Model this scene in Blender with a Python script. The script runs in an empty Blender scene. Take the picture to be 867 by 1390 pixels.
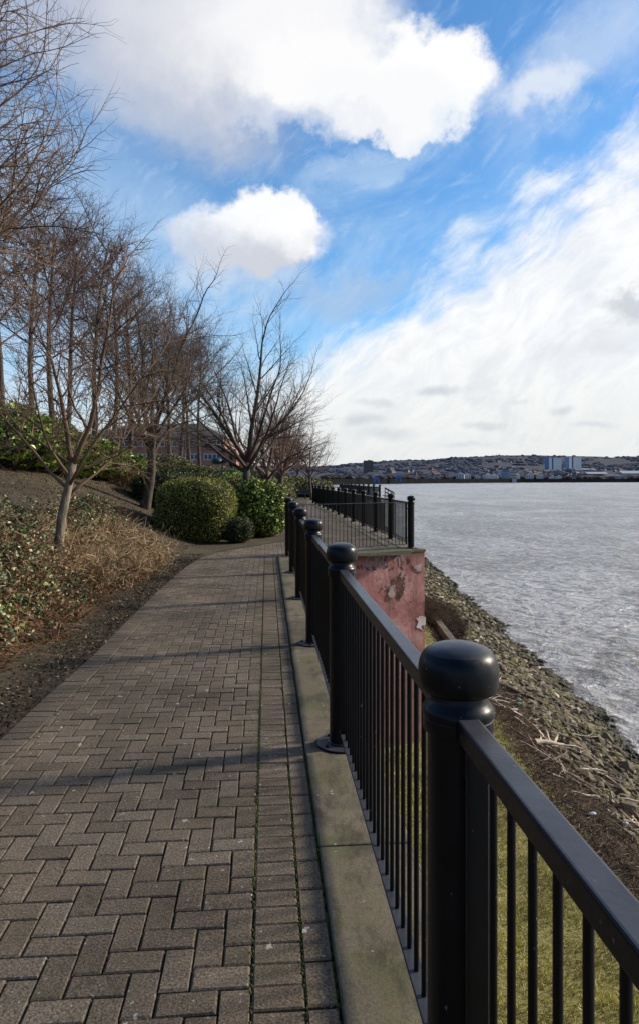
import bpy, math, random
from math import sin, cos, pi, radians, sqrt, atan2
from mathutils import Vector, Matrix, noise as mnoise

random.seed(7)
R = random.random
U = random.uniform
scene = bpy.context.scene
C = scene.collection

# ------------------------------------------------------------------ frame
CAM_H, FPX = 1.65, 900.0
def at(px, py, Y):
    "a point of the place seen in direction px,py at distance Y ahead"
    return Vector(((px - 433.5) / FPX * Y, Y, CAM_H - (py - 650.0) / FPX * Y))

# ------------------------------------------------------------------ materials
MATS = {}
def new_mat(name):
    m = bpy.data.materials.new(name); m.use_nodes = True
    nt = m.node_tree
    b = nt.nodes['Principled BSDF']
    MATS[name] = m
    return m, nt, b
def N(nt, t, **kw):
    n = nt.nodes.new(t)
    for k, v in kw.items():
        if k in n.inputs: n.inputs[k].default_value = v
        else: setattr(n, k, v)
    return n
def L(nt, a, b): nt.links.new(a, b)
def col(c): return (c[0], c[1], c[2], 1.0)
def ramp(nt, fac, stops):
    r = nt.nodes.new('ShaderNodeValToRGB')
    e = r.color_ramp.elements
    while len(e) < len(stops): e.new(0.5)
    for i, (p, c) in enumerate(stops):
        e[i].position = p; e[i].color = col(c)
    if fac is not None: L(nt, fac, r.inputs[0])
    return r
def mixc(nt, fac, a, b, mode='MIX'):
    m = nt.nodes.new('ShaderNodeMix'); m.data_type = 'RGBA'; m.blend_type = mode
    def put(s, v):
        if isinstance(v, (tuple, list)): s.default_value = col(v)
        else: L(nt, v, s)
    if isinstance(fac, (int, float)): m.inputs[0].default_value = fac
    else: L(nt, fac, m.inputs[0])
    put(m.inputs[6], a); put(m.inputs[7], b)
    return m.outputs[2]
def math_(nt, op, a, b=None, c=None, clamp=False):
    m = nt.nodes.new('ShaderNodeMath'); m.operation = op; m.use_clamp = clamp
    for i, v in enumerate((a, b, c)):
        if v is None: continue
        if isinstance(v, (int, float)): m.inputs[i].default_value = v
        else: L(nt, v, m.inputs[i])
    return m.outputs[0]
def noise_(nt, scale, detail=4, rough=0.55, vec=None, dist=0.0):
    n = nt.nodes.new('ShaderNodeTexNoise')
    n.inputs['Scale'].default_value = scale; n.inputs['Detail'].default_value = detail
    n.inputs['Roughness'].default_value = rough; n.inputs['Distortion'].default_value = dist
    if vec is not None: L(nt, vec, n.inputs['Vector'])
    return n
def coords(nt, scale=None):
    g = nt.nodes.new('ShaderNodeNewGeometry')
    if scale is None: return g.outputs['Position']
    m = nt.nodes.new('ShaderNodeMapping'); m.inputs['Scale'].default_value = scale
    L(nt, g.outputs['Position'], m.inputs[0]); return m.outputs[0]
def objco(nt, scale=None):
    g = nt.nodes.new('ShaderNodeTexCoord')
    if scale is None: return g.outputs['Object']
    m = nt.nodes.new('ShaderNodeMapping'); m.inputs['Scale'].default_value = scale
    L(nt, g.outputs['Object'], m.inputs[0]); return m.outputs[0]
def bump(nt, b, h, strength=0.3, dist=0.01):
    bp = nt.nodes.new('ShaderNodeBump'); bp.inputs['Strength'].default_value = strength
    bp.inputs['Distance'].default_value = dist
    L(nt, h, bp.inputs['Height']); L(nt, bp.outputs[0], b.inputs['Normal'])
def step(nt, v, lo, hi):
    m = nt.nodes.new('ShaderNodeMapRange'); m.interpolation_type = 'SMOOTHSTEP'
    L(nt, v, m.inputs[0]); m.inputs[1].default_value = lo; m.inputs[2].default_value = hi
    return m.outputs[0]
def island(nt):
    return nt.nodes.new('ShaderNodeNewGeometry').outputs['Random Per Island']

def simple(name, c1, c2=None, scale=5, rough=0.8, bmp=0.0, bdist=0.01, metal=0.0, spec=0.5, detail=5):
    m, nt, b = new_mat(name)
    b.inputs['Roughness'].default_value = rough; b.inputs['Metallic'].default_value = metal
    b.inputs['Specular IOR Level'].default_value = spec
    c2 = c2 or tuple(x * 0.75 for x in c1)
    n = noise_(nt, scale, detail, vec=objco(nt))
    L(nt, ramp(nt, n.outputs[0], [(0.32, c1), (0.68, c2)]).outputs[0], b.inputs['Base Color'])
    if bmp: bump(nt, b, n.outputs[0], bmp, bdist)
    return m
def leafy(name, stops, rough=0.5, spec=0.4, trans=0.0, clump=None):
    "leaf cloud: every leaf its own tint, and slow clumps of light and dark"
    m, nt, b = new_mat(name)
    b.inputs['Roughness'].default_value = rough
    b.inputs['Specular IOR Level'].default_value = spec
    r = ramp(nt, island(nt), stops)
    out = r.outputs[0]
    n = noise_(nt, clump or 2.2, 3, vec=coords(nt))
    out = mixc(nt, 1.0, out, ramp(nt, n.outputs[0], [(0.35, (0.55, 0.55, 0.55)), (0.65, (1.15, 1.15, 1.15))]).outputs[0], 'MULTIPLY')
    L(nt, out, b.inputs['Base Color'])
    return m

def brick_paving():
    m, nt, b = new_mat('paving_brick')
    b.inputs['Roughness'].default_value = 0.85; b.inputs['Specular IOR Level'].default_value = 0.35
    r = ramp(nt, island(nt), [(0.0, (0.122, 0.094, 0.068)), (0.35, (0.144, 0.112, 0.082)), (0.7, (0.158, 0.124, 0.092)), (1.0, (0.190, 0.152, 0.115))])
    p = coords(nt)
    fine = noise_(nt, 110, 5, 0.75, p)
    c = mixc(nt, 1.0, r.outputs[0], ramp(nt, fine.outputs[0], [(0.36, (0.30, 0.30, 0.30)), (0.5, (0.95, 0.95, 0.95)), (0.64, (1.85, 1.75, 1.65))]).outputs[0], 'MULTIPLY')
    big = noise_(nt, 0.9, 4, 0.6, p)
    c = mixc(nt, 1.0, c, ramp(nt, big.outputs[0], [(0.34, (0.60, 0.60, 0.58)), (0.5, (0.95, 0.95, 0.95)), (0.66, (1.28, 1.26, 1.2))]).outputs[0], 'MULTIPLY')
    # pale droppings and lichen
    sp = noise_(nt, 13, 3, 0.6, p)
    sp2 = noise_(nt, 46, 3, 0.6, p)
    k = math_(nt, 'MAXIMUM', step(nt, sp.outputs[0], 0.675, 0.71), step(nt, sp2.outputs[0], 0.675, 0.71))
    c = mixc(nt, math_(nt, 'MULTIPLY', k, 0.85), c, (0.50, 0.47, 0.43))
    gr = noise_(nt, 3.0, 4, 0.65, p)
    c = mixc(nt, math_(nt, 'MULTIPLY', step(nt, gr.outputs[0], 0.52, 0.72), 0.40), c, (0.085, 0.085, 0.032))
    L(nt, c, b.inputs['Base Color'])
    bump(nt, b, fine.outputs[0], 1.0, 0.006)
    return m
def joint_mat():
    m, nt, b = new_mat('mossy_joint'); b.inputs['Roughness'].default_value = 1.0
    p = coords(nt)
    n = noise_(nt, 1.6, 5, 0.65, p); n2 = noise_(nt, 60, 3, 0.6, p)
    c = ramp(nt, n.outputs[0], [(0.36, (0.010, 0.008, 0.005)), (0.5, (0.018, 0.018, 0.006)), (0.64, (0.070, 0.080, 0.012))]).outputs[0]
    c = mixc(nt, 1.0, c, ramp(nt, n2.outputs[0], [(0.3, (0.5, 0.5, 0.5)), (0.7, (1.5, 1.5, 1.5))]).outputs[0], 'MULTIPLY')
    L(nt, c, b.inputs['Base Color']); bump(nt, b, n2.outputs[0], 0.8, 0.01)
    return m
def concrete(name, base=(0.19, 0.165, 0.125), moss=0.5):
    m, nt, b = new_mat(name); b.inputs['Roughness'].default_value = 0.9
    p = coords(nt)
    n = noise_(nt, 2.6, 6, 0.65, p); f = noise_(nt, 90, 4, 0.7, p)
    d = tuple(x * 0.55 for x in base); l = tuple(x * 1.25 for x in base)
    c = ramp(nt, n.outputs[0], [(0.36, d), (0.5, base), (0.64, l)]).outputs[0]
    c = mixc(nt, 1.0, c, ramp(nt, f.outputs[0], [(0.3, (0.7, 0.7, 0.7)), (0.7, (1.45, 1.42, 1.35))]).outputs[0], 'MULTIPLY')
    g = noise_(nt, 1.3, 5, 0.7, coords(nt))
    c = mixc(nt, math_(nt, 'MULTIPLY', step(nt, g.outputs[0], 0.47, 0.60), moss), c, (0.060, 0.066, 0.014))
    dk = noise_(nt, 1.9, 6, 0.75, coords(nt, (2.2, 1, 1)))
    c = mixc(nt, math_(nt, 'MULTIPLY', step(nt, dk.outputs[0], 0.46, 0.62), 0.72), c, (0.042, 0.033, 0.022))
    s = noise_(nt, 22, 2, 0.5, p)
    c = mixc(nt, math_(nt, 'MULTIPLY', step(nt, s.outputs[0], 0.72, 0.76), 0.6), c, (0.45, 0.43, 0.38))
    L(nt, c, b.inputs['Base Color']); bump(nt, b, f.outputs[0], 0.5, 0.004)
    return m
def black_paint():
    m, nt, b = new_mat('black_paint')
    p = objco(nt)
    n = noise_(nt, 9, 5, 0.6, p); f = noise_(nt, 70, 4, 0.6, p)
    L(nt, ramp(nt, n.outputs[0], [(0.35, (0.0028, 0.003, 0.004)), (0.7, (0.006, 0.0065, 0.0085))]).outputs[0], b.inputs['Base Color'])
    s = noise_(nt, 60, 2, 0.5, coords(nt))
    c = mixc(nt, math_(nt, 'MULTIPLY', step(nt, s.outputs[0], 0.75, 0.78), 0.6), b.inputs['Base Color'].links[0].from_socket, (0.3, 0.3, 0.28))
    L(nt, c, b.inputs['Base Color'])
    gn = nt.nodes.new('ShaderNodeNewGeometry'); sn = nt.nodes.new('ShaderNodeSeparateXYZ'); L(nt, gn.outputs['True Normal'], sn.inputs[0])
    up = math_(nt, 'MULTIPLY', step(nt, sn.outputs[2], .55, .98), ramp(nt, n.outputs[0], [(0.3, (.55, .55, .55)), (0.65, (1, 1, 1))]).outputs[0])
    c = mixc(nt, up, c, (0.060, 0.063, 0.076))  # up-facing paint tinted paler blue, standing in for reflected sky
    ch = noise_(nt, 38, 3, 0.6, coords(nt)); c = mixc(nt, math_(nt, 'MULTIPLY', step(nt, ch.outputs[0], 0.72, 0.74), 0.7), c, (0.11, 0.055, 0.03))
    L(nt, c, b.inputs['Base Color'])
    rr = nt.nodes.new('ShaderNodeMapRange'); L(nt, f.outputs[0], rr.inputs[0])
    rr.inputs[3].default_value = 0.22; rr.inputs[4].default_value = 0.48; L(nt, rr.outputs[0], b.inputs['Roughness'])
    b.inputs['Specular IOR Level'].default_value = 0.28
    bump(nt, b, f.outputs[0], 0.18, 0.002)
    return m
def red_wall():
    m, nt, b = new_mat('red_wall_paint'); b.inputs['Roughness'].default_value = 0.85
    p = coords(nt)
    n = noise_(nt, 1.4, 6, 0.65, p); st = noise_(nt, 1.0, 6, 0.6, coords(nt, (5.5, 5.5, 0.7)))
    c = ramp(nt, n.outputs[0], [(0.30, (0.20, 0.070, 0.060)), (0.5, (0.36, 0.150, 0.138)), (0.66, (0.50, 0.27, 0.25))]).outputs[0]
    c = mixc(nt, math_(nt, 'MULTIPLY', step(nt, st.outputs[0], 0.5, 0.7), 0.6), c, (0.16, 0.07, 0.05))
    # dark damp cracks and flaked patches
    a = noise_(nt, 1.1, 7, 0.7, coords(nt, (1.6, 1, 0.8)), 0.6)
    c = mixc(nt, math_(nt, 'MULTIPLY', step(nt, a.outputs[0], 0.57, 0.66), 0.8), c, (0.055, 0.032, 0.024))
    w = noise_(nt, 3.6, 8, 0.75, coords(nt, (1.2, 1, 0.6)), 0.3)
    c = mixc(nt, math_(nt, 'MULTIPLY', step(nt, w.outputs[0], 0.57, 0.66), 0.55), c, (0.42, 0.36, 0.33))
    # moss below the coping, dirt
    sep = nt.nodes.new('ShaderNodeSeparateXYZ'); L(nt, p, sep.inputs[0])
    top = math_(nt, 'ADD', sep.outputs[2], math_(nt, 'MULTIPLY', n.outputs[0], 0.35))
    c = mixc(nt, math_(nt, 'MULTIPLY', step(nt, top, -0.08, 0.08), 0.7), c, (0.10, 0.055, 0.02))
    low = step(nt, math_(nt, 'ADD', sep.outputs[2], math_(nt, 'MULTIPLY', st.outputs[0], 1.2)), -1.2, -2.1)
    c = mixc(nt, math_(nt, 'MULTIPLY', low, 0.55), c, (0.17, 0.10, 0.08))
    f = noise_(nt, 30, 4, 0.65, p)
    c = mixc(nt, 1.0, c, ramp(nt, f.outputs[0], [(0.3, (0.75, 0.75, 0.75)), (0.7, (1.2, 1.2, 1.2))]).outputs[0], 'MULTIPLY')
    L(nt, c, b.inputs['Base Color']); bump(nt, b, n.outputs[0], 0.6, 0.05)
    return m
def soil_mat():
    m, nt, b = new_mat('soil'); b.inputs['Roughness'].default_value = 1.0
    p = coords(nt)
    n = noise_(nt, 0.55, 6, 0.65, p); f = noise_(nt, 17, 8, 0.8, p)
    c = ramp(nt, n.outputs[0], [(0.3, (0.045, 0.032, 0.020)), (0.55, (0.085, 0.064, 0.040)), (0.68, (0.085, 0.088, 0.034))]).outputs[0]
    c = mixc(nt, 1.0, c, ramp(nt, f.outputs[0], [(0.3, (0.35, 0.35, 0.35)), (0.5, (0.95, 0.95, 0.95)), (0.72, (1.9, 1.8, 1.6))]).outputs[0], 'MULTIPLY')
    L(nt, c, b.inputs['Base Color']); bump(nt, b, f.outputs[0], 1.0, 0.05)
    return m
def foreshore_mat():
    m, nt, b = new_mat('foreshore_earth'); b.inputs['Roughness'].default_value = 1.0
    p = coords(nt)
    n = noise_(nt, 0.6, 6, 0.65, p); f = noise_(nt, 18, 6, 0.75, p)
    sep = nt.nodes.new('ShaderNodeSeparateXYZ'); L(nt, p, sep.inputs[0])
    x = math_(nt, 'ADD', sep.outputs[2], math_(nt, 'MULTIPLY', n.outputs[0], 0.4))
    c = ramp(nt, step(nt, x, -4.62, -4.35), [(0.0, (0.075, 0.048, 0.028)), (1.0, (0.26, 0.24, 0.08))]).outputs[0]
    c = mixc(nt, step(nt, x, -5.1, -5.9), c, (0.045, 0.038, 0.026))
    c = mixc(nt, 1.0, c, ramp(nt, f.outputs[0], [(0.3, (0.45, 0.45, 0.45)), (0.7, (1.5, 1.45, 1.3))]).outputs[0], 'MULTIPLY')
    L(nt, c, b.inputs['Base Color']); bump(nt, b, f.outputs[0], 1.0, 0.05)
    return m
def water_mat():
    m, nt, b = new_mat('river_water')
    b.inputs['IOR'].default_value = 1.33
    p = coords(nt)
    # chop running with the wind, smaller than the eye resolves far off
    a = noise_(nt, 1.0, 6, 0.65, coords(nt, (1.2, 1.5, 1)), 0.6)
    c_ = noise_(nt, 1.0, 5, 0.6, coords(nt, (0.30, 0.36, 1)), 0.8)
    h = math_(nt, 'ADD', math_(nt, 'MULTIPLY', a.outputs[0], 0.5), math_(nt, 'MULTIPLY', c_.outputs[0], 1.2))
    bump(nt, b, h, 1.0, 0.9)
    st = noise_(nt, 1.0, 7, 0.7, coords(nt, (0.055, 0.032, 1)), 1.0)
    cap = noise_(nt, 1.0, 7, 0.66, coords(nt, (1.5, 1.35, 1)), 0.9)
    base = ramp(nt, st.outputs[0], [(0.40, (0.17, 0.168, 0.172)), (0.50, (0.30, 0.296, 0.30)), (0.60, (0.46, 0.453, 0.46))]).outputs[0]  # grey lifted and streaked in the colour to stand in for reflected sky
    k = math_(nt, 'MULTIPLY', step(nt, cap.outputs[0], 0.48, 0.64), 0.62)
    base = mixc(nt, k, base, (0.80, 0.79, 0.80))  # pale ripple glints painted into the base colour
    dk = noise_(nt, 1.0, 5, 0.7, coords(nt, (0.95, 0.85, 1)), 1.0)
    base = mixc(nt, math_(nt, 'MULTIPLY', step(nt, dk.outputs[0], 0.48, 0.62), 0.72), base, (0.085, 0.078, 0.076))  # dark sides of the ripples painted in as well
    L(nt, base, b.inputs['Base Color'])
    b.inputs['Roughness'].default_value = 0.22; b.inputs['Specular IOR Level'].default_value = 0.4
    return m
def bark(name, c1, c2, scale=18):
    m, nt, b = new_mat(name); b.inputs['Roughness'].default_value = 0.9
    n = noise_(nt, 1.0, 6, 0.7, objco(nt, (scale, scale, scale * 0.28)))
    c = ramp(nt, n.outputs[0], [(0.3, c1), (0.5, tuple((a + q) / 2 for a, q in zip(c1, c2))), (0.68, c2)]).outputs[0]
    g = noise_(nt, 1.5, 4, 0.6, objco(nt))
    c = mixc(nt, math_(nt, 'MULTIPLY', step(nt, g.outputs[0], 0.55, 0.7), 0.35), c, (0.06, 0.07, 0.03))
    L(nt, c, b.inputs['Base Color']); bump(nt, b, n.outputs[0], 0.8, 0.02)
    return m
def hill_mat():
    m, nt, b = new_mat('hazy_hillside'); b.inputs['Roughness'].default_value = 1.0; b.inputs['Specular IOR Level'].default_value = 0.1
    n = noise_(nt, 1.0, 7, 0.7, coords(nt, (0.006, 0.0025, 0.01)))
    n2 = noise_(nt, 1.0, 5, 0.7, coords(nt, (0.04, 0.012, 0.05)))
    c = ramp(nt, n.outputs[0], [(0.3, (0.058, 0.066, 0.095)), (0.5, (0.068, 0.074, 0.100)), (0.66, (0.082, 0.085, 0.100)), (0.78, (0.068, 0.075, 0.100))]).outputs[0]  # distance haze mixed into the hill colours as a blue-grey tint
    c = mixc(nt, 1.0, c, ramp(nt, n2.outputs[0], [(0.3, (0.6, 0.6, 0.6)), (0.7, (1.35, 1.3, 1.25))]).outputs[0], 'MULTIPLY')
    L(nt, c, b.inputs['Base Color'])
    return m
def facade_brick():
    m, nt, b = new_mat('office_brick'); b.inputs['Roughness'].default_value = 0.9
    br = nt.nodes.new('ShaderNodeTexBrick'); L(nt, objco(nt), br.inputs[0])
    mp = nt.nodes.new('ShaderNodeMapping'); mp.inputs['Rotation'].default_value = (pi / 2, 0, 0)
    L(nt, objco(nt), mp.inputs[0]); L(nt, mp.outputs[0], br.inputs[0])
    br.inputs['Scale'].default_value = 2.2
    br.inputs['Color1'].default_value = (0.34, 0.135, 0.09, 1); br.inputs['Color2'].default_value = (0.44, 0.20, 0.14, 1)
    br.inputs['Mortar'].default_value = (0.25, 0.2, 0.17, 1)
    L(nt, br.outputs[0], b.inputs['Base Color'])
    return m

M_BRICK, M_JOINT = brick_paving(), joint_mat()
M_KERB = concrete('kerb_concrete', (0.150, 0.124, 0.086), 0.6)
M_COPE = concrete('coping_concrete', (0.16, 0.14, 0.10), 0.75)
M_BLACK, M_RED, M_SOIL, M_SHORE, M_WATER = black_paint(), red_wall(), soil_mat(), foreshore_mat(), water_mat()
M_BARK = bark('grey_bark', (0.05, 0.037, 0.027), (0.34, 0.275, 0.20))
M_BARKD = bark('dark_bark', (0.03, 0.023, 0.018), (0.13, 0.105, 0.085))
M_TWIG = simple('tan_twigs', (0.075, 0.042, 0.026), (0.26, 0.165, 0.10), 1.3, 0.8)
M_TWIGR = simple('reddish_twigs', (0.055, 0.026, 0.018), (0.18, 0.088, 0.058), 1.1, 0.8)
M_TWIGG = simple('grey_twigs', (0.040, 0.027, 0.020), (0.12, 0.088, 0.064), 1.3, 0.8)
M_HILL = hill_mat()
M_IVY = leafy('ivy_leaves', [(0.0, (0.012, 0.03, 0.010)), (0.30, (0.035, 0.080, 0.018)), (0.5, (0.075, 0.15, 0.028)), (0.64, (0.20, 0.26, 0.06)), (0.72, (0.42, 0.42, 0.22)), (0.78, (0.55, 0.38, 0.18)), (0.88, (0.24, 0.085, 0.035)), (1.0, (0.13, 0.045, 0.02))], 0.42, 0.5)
M_LAUREL = leafy('laurel_leaves', [(0.0, (0.06, 0.12, 0.015)), (0.4, (0.19, 0.33, 0.03)), (0.8, (0.34, 0.50, 0.05)), (1.0, (0.50, 0.60, 0.12))], 0.35, 0.5)
M_HEDGE = leafy('clipped_hedge_leaves', [(0.0, (0.05, 0.06, 0.014)), (0.35, (0.17, 0.19, 0.035)), (0.8, (0.36, 0.36, 0.075)), (1.0, (0.60, 0.56, 0.20))], 0.6, 0.2)
M_HEDGE2 = leafy('spotted_shrub_leaves', [(0.0, (0.025, 0.05, 0.010)), (0.4, (0.10, 0.17, 0.025)), (0.75, (0.30, 0.37, 0.06)), (1.0, (0.75, 0.75, 0.22))], 0.5, 0.3)
M_HEDGED = leafy('dark_shrub_leaves', [(0.0, (0.015, 0.024, 0.008)), (0.5, (0.05, 0.07, 0.018)), (1.0, (0.15, 0.17, 0.05))], 0.5, 0.3)
M_HEDGEB = leafy('brown_green_hedge_leaves', [(0.0, (0.06, 0.065, 0.016)), (0.5, (0.20, 0.21, 0.05)), (1.0, (0.42, 0.38, 0.14))], 0.5, 0.4)
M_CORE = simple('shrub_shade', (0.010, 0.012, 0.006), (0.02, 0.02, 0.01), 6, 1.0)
M_STEM = leafy('dry_stems', [(0.0, (0.10, 0.045, 0.025)), (0.5, (0.20, 0.115, 0.065)), (1.0, (0.40, 0.30, 0.19))], 0.8, 0.3)
M_STEMP = leafy('pale_stems', [(0.0, (0.14, 0.065, 0.03)), (0.4, (0.36, 0.23, 0.12)), (0.8, (0.56, 0.42, 0.25)), (1.0, (0.78, 0.63, 0.42))], 0.8, 0.3)
M_SCRUB = leafy('dark_scrub_stems', [(0.0, (0.06, 0.04, 0.026)), (0.6, (0.13, 0.09, 0.06)), (1.0, (0.24, 0.18, 0.12))], 0.9, 0.2)
M_LITTER = leafy('leaf_litter', [(0.0, (0.03, 0.020, 0.012)), (0.6, (0.09, 0.062, 0.034)), (0.9, (0.20, 0.15, 0.085)), (1.0, (0.50, 0.42, 0.28))], 0.9, 0.2)
M_GRASS = leafy('rough_grass', [(0.0, (0.20, 0.28, 0.03)), (0.3, (0.36, 0.44, 0.06)), (0.5, (0.58, 0.53, 0.17)), (1.0, (0.80, 0.66, 0.38))], 0.8, 0.2, clump=1.2)
M_ROCK = leafy('rip_rap_rock', [(0.0, (0.040, 0.028, 0.014)), (0.4, (0.11, 0.080, 0.042)), (0.75, (0.23, 0.175, 0.095)), (0.92, (0.38, 0.30, 0.18)), (1.0, (0.62, 0.52, 0.36))], 0.75, 0.4, clump=0.8)
def _rock_detail():
    nt = M_ROCK.node_tree; b = nt.nodes['Principled BSDF']
    src = b.inputs['Base Color'].links[0].from_socket
    p = coords(nt)
    g = noise_(nt, 1.1, 4, 0.65, p)
    sep = nt.nodes.new('ShaderNodeSeparateXYZ'); L(nt, p, sep.inputs[0])
    lowk = step(nt, sep.outputs[2], -6.0, -6.45)
    c = mixc(nt, math_(nt, 'MULTIPLY', step(nt, g.outputs[0], 0.49, 0.60), 0.62), src, (0.12, 0.115, 0.018))
    c = mixc(nt, math_(nt, 'MULTIPLY', lowk, 0.88), c, (0.022, 0.020, 0.008))
    L(nt, c, b.inputs['Base Color'])
    f = noise_(nt, 30, 4, 0.7, p); bump(nt, b, f.outputs[0], 0.8, 0.02)
_rock_detail()
M_DRIFT = simple('driftwood', (0.34, 0.26, 0.18), (0.62, 0.52, 0.40), 7, 0.85, 0.4)
M_DRIFTD = simple('wet_driftwood', (0.06, 0.04, 0.028), (0.16, 0.11, 0.075), 7, 0.85, 0.4)
M_WHITE = simple('white_render', (0.62, 0.62, 0.62), (0.5, 0.5, 0.5), 0.3)
M_FARW = simple('pale_render', (0.42, 0.43, 0.46), (0.32, 0.34, 0.37), 0.05)  # greyed towards blue, far haze put into the wall colour
M_FARB = simple('buff_brick_far', (0.24, 0.19, 0.17), (0.17, 0.13, 0.12), 0.05)
M_FARR = simple('slate_roof_far', (0.12, 0.12, 0.14), (0.085, 0.085, 0.10), 0.1)
M_FARRED = simple('red_tile_far', (0.19, 0.095, 0.085), (0.14, 0.07, 0.065), 0.1)
M_BLUE = simple('blue_cladding', (0.17, 0.30, 0.52), (0.14, 0.25, 0.44), 0.1)
M_CRANE = simple('crane_blue_paint', (0.03, 0.15, 0.50), (0.02, 0.11, 0.38), 0.1, 0.5)
M_QUAY = simple('quay_wall_far', (0.008, 0.009, 0.011), (0.018, 0.018, 0.020), 0.06, 1.0, spec=0.05)
M_FARWOOD = simple('far_bare_woodland', (0.080, 0.086, 0.115), (0.098, 0.102, 0.130), 0.05, 1.0)  # woodland brown shifted to blue-grey, haze tinted into the colour
M_GLASS = simple('window_glass', (0.02, 0.03, 0.045), (0.05, 0.07, 0.10), 0.4, 0.12)
M_FRAME = simple('white_window_frame', (0.78, 0.8, 0.82), (0.68, 0.7, 0.74), 1.0, 0.5)
M_ROOF = simple('grey_office_roof', (0.10, 0.085, 0.075), (0.06, 0.05, 0.045), 0.8, 0.9)
M_OFFICE = facade_brick()
M_BAND = simple('grey_cladding_band', (0.16, 0.17, 0.19), (0.11, 0.12, 0.14), 0.4, 0.6)
M_SPRAY = simple('grey_blue_spray_paint', (0.19, 0.165, 0.21), (0.27, 0.22, 0.26), 9, 0.7)
M_SPRAYK = simple('black_spray_paint', (0.02, 0.015, 0.016), (0.06, 0.035, 0.035), 9, 0.7)
M_FLAKE = simple('flaked_render', (0.44, 0.38, 0.33), (0.22, 0.12, 0.10), 4, 0.9, 0.5)
M_FLAKEW = simple('white_limewash', (0.62, 0.58, 0.56), (0.40, 0.31, 0.30), 3, 0.9, 0.3)
M_DAMP = simple('dark_damp_crack', (0.045, 0.026, 0.020), (0.17, 0.075, 0.06), 6, 0.95, 0.4)
M_TIMBER = simple('jetty_timber', (0.06, 0.03, 0.022), (0.13, 0.07, 0.05), 2, 0.85)
M_BENCH = simple('grey_blue_bench_paint', (0.05, 0.058, 0.08), (0.035, 0.04, 0.055), 2, 0.6)
M_PLASTIC = simple('white_plastic', (0.7, 0.72, 0.74), (0.55, 0.6, 0.6), 8, 0.4)
M_PLASTICG = simple('green_plastic', (0.12, 0.5, 0.3), (0.3, 0.6, 0.45), 8, 0.4)
M_TEAL = simple('teal_sign_panel', (0.008, 0.055, 0.075), (0.006, 0.035, 0.05), 2, 0.5)
M_STEEL = simple('dark_bolt', (0.015, 0.016, 0.02), (0.03, 0.03, 0.035), 20, 0.4, metal=0.5)
M_MOSS = simple('moss', (0.10, 0.11, 0.015), (0.05, 0.06, 0.012), 20, 1.0, 0.5)

# ------------------------------------------------------------------ mesh helpers
class MB:
    def __init__(s): s.v = []; s.f = []; s.mi = []; s.sm = False
    def add(s, verts, faces, mi=0):
        o = len(s.v); s.v.extend(verts)
        s.f.extend([tuple(i + o for i in f) for f in faces]); s.mi.extend([mi] * len(faces))
    def box(s, c, size, rot=None, mi=0):
        hx, hy, hz = size[0] / 2, size[1] / 2, size[2] / 2
        vs = [Vector((x, y, z)) for x in (-hx, hx) for y in (-hy, hy) for z in (-hz, hz)]
        if rot is not None: vs = [rot @ v for v in vs]
        c = Vector(c)
        s.add([tuple(v + c) for v in vs], [(0, 1, 3, 2), (4, 6, 7, 5), (0, 4, 5, 1), (2, 3, 7, 6), (0, 2, 6, 4), (1, 5, 7, 3)], mi)
    def tube(s, pts, rads, n=6, cap=True, mi=0):
        pts = [Vector(p) for p in pts]; m = len(pts)
        vs = []; prev = None
        for i in range(m):
            d = (pts[min(i + 1, m - 1)] - pts[max(i - 1, 0)])
            if d.length < 1e-9: d = Vector((0, 0, 1))
            d.normalize()
            if prev is None:
                a = d.orthogonal().normalized()
            else:
                a = prev - d * prev.dot(d)
                a = a.normalized() if a.length > 1e-6 else d.orthogonal().normalized()
            prev = a; bb = d.cross(a); r = rads[i] if isinstance(rads, (list, tuple)) else rads
            for k in range(n):
                t = 2 * pi * k / n
                vs.append(tuple(pts[i] + (a * cos(t) + bb * sin(t)) * r))
        fs = [(i * n + k, i * n + (k + 1) % n, (i + 1) * n + (k + 1) % n, (i + 1) * n + k) for i in range(m - 1) for k in range(n)]
        if cap:
            fs.append(tuple(range(n - 1, -1, -1))); fs.append(tuple((m - 1) * n + k for k in range(n)))
        s.add(vs, fs, mi)
    def lathe(s, prof, n=32, c=(0, 0, 0), mi=0):
        vs = []; fs = []
        for r, z in prof:
            for k in range(n):
                t = 2 * pi * k / n; vs.append((c[0] + r * cos(t), c[1] + r * sin(t), c[2] + z))
        m = len(prof)
        fs = [(i * n + k, i * n + (k + 1) % n, (i + 1) * n + (k + 1) % n, (i + 1) * n + k) for i in range(m - 1) for k in range(n)]
        fs.append(tuple(range(n - 1, -1, -1))); fs.append(tuple((m - 1) * n + k for k in range(n)))
        s.add(vs, fs, mi)
    def mesh(s, name, mats, smooth=False, angle=None):
        me = bpy.data.meshes.new(name)
        me.from_pydata(s.v, [], s.f)
        if not isinstance(mats, (list, tuple)): mats = [mats]
        for m in mats: me.materials.append(m)
        if len(mats) > 1: me.polygons.foreach_set('material_index', s.mi)
        if smooth:
            me.polygons.foreach_set('use_smooth', [True] * len(me.polygons))
            if angle: me.set_sharp_from_angle(angle=angle)
        me.update()
        return me
    def build(s, name, mats, parent=None, smooth=False, angle=None, **tags):
        o = bpy.data.objects.new(name, s.mesh(name, mats, smooth, angle)); C.objects.link(o)
        if parent is not None: o.parent = parent
        for k, v in tags.items(): o[k] = v
        return o
def bevelled(o, w, seg=2):
    md = o.modifiers.new('bevel', 'BEVEL'); md.width = w; md.segments = seg; md.limit_method = 'ANGLE'
    return o
def empty(name, loc, label, cat, group=None, rz=0.0):
    o = bpy.data.objects.new(name, None); C.objects.link(o)
    o.location = loc; o.rotation_euler = (0, 0, rz); o.empty_display_size = 0.2
    o['label'] = label; o['category'] = cat
    if group: o['group'] = group
    return o
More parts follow.
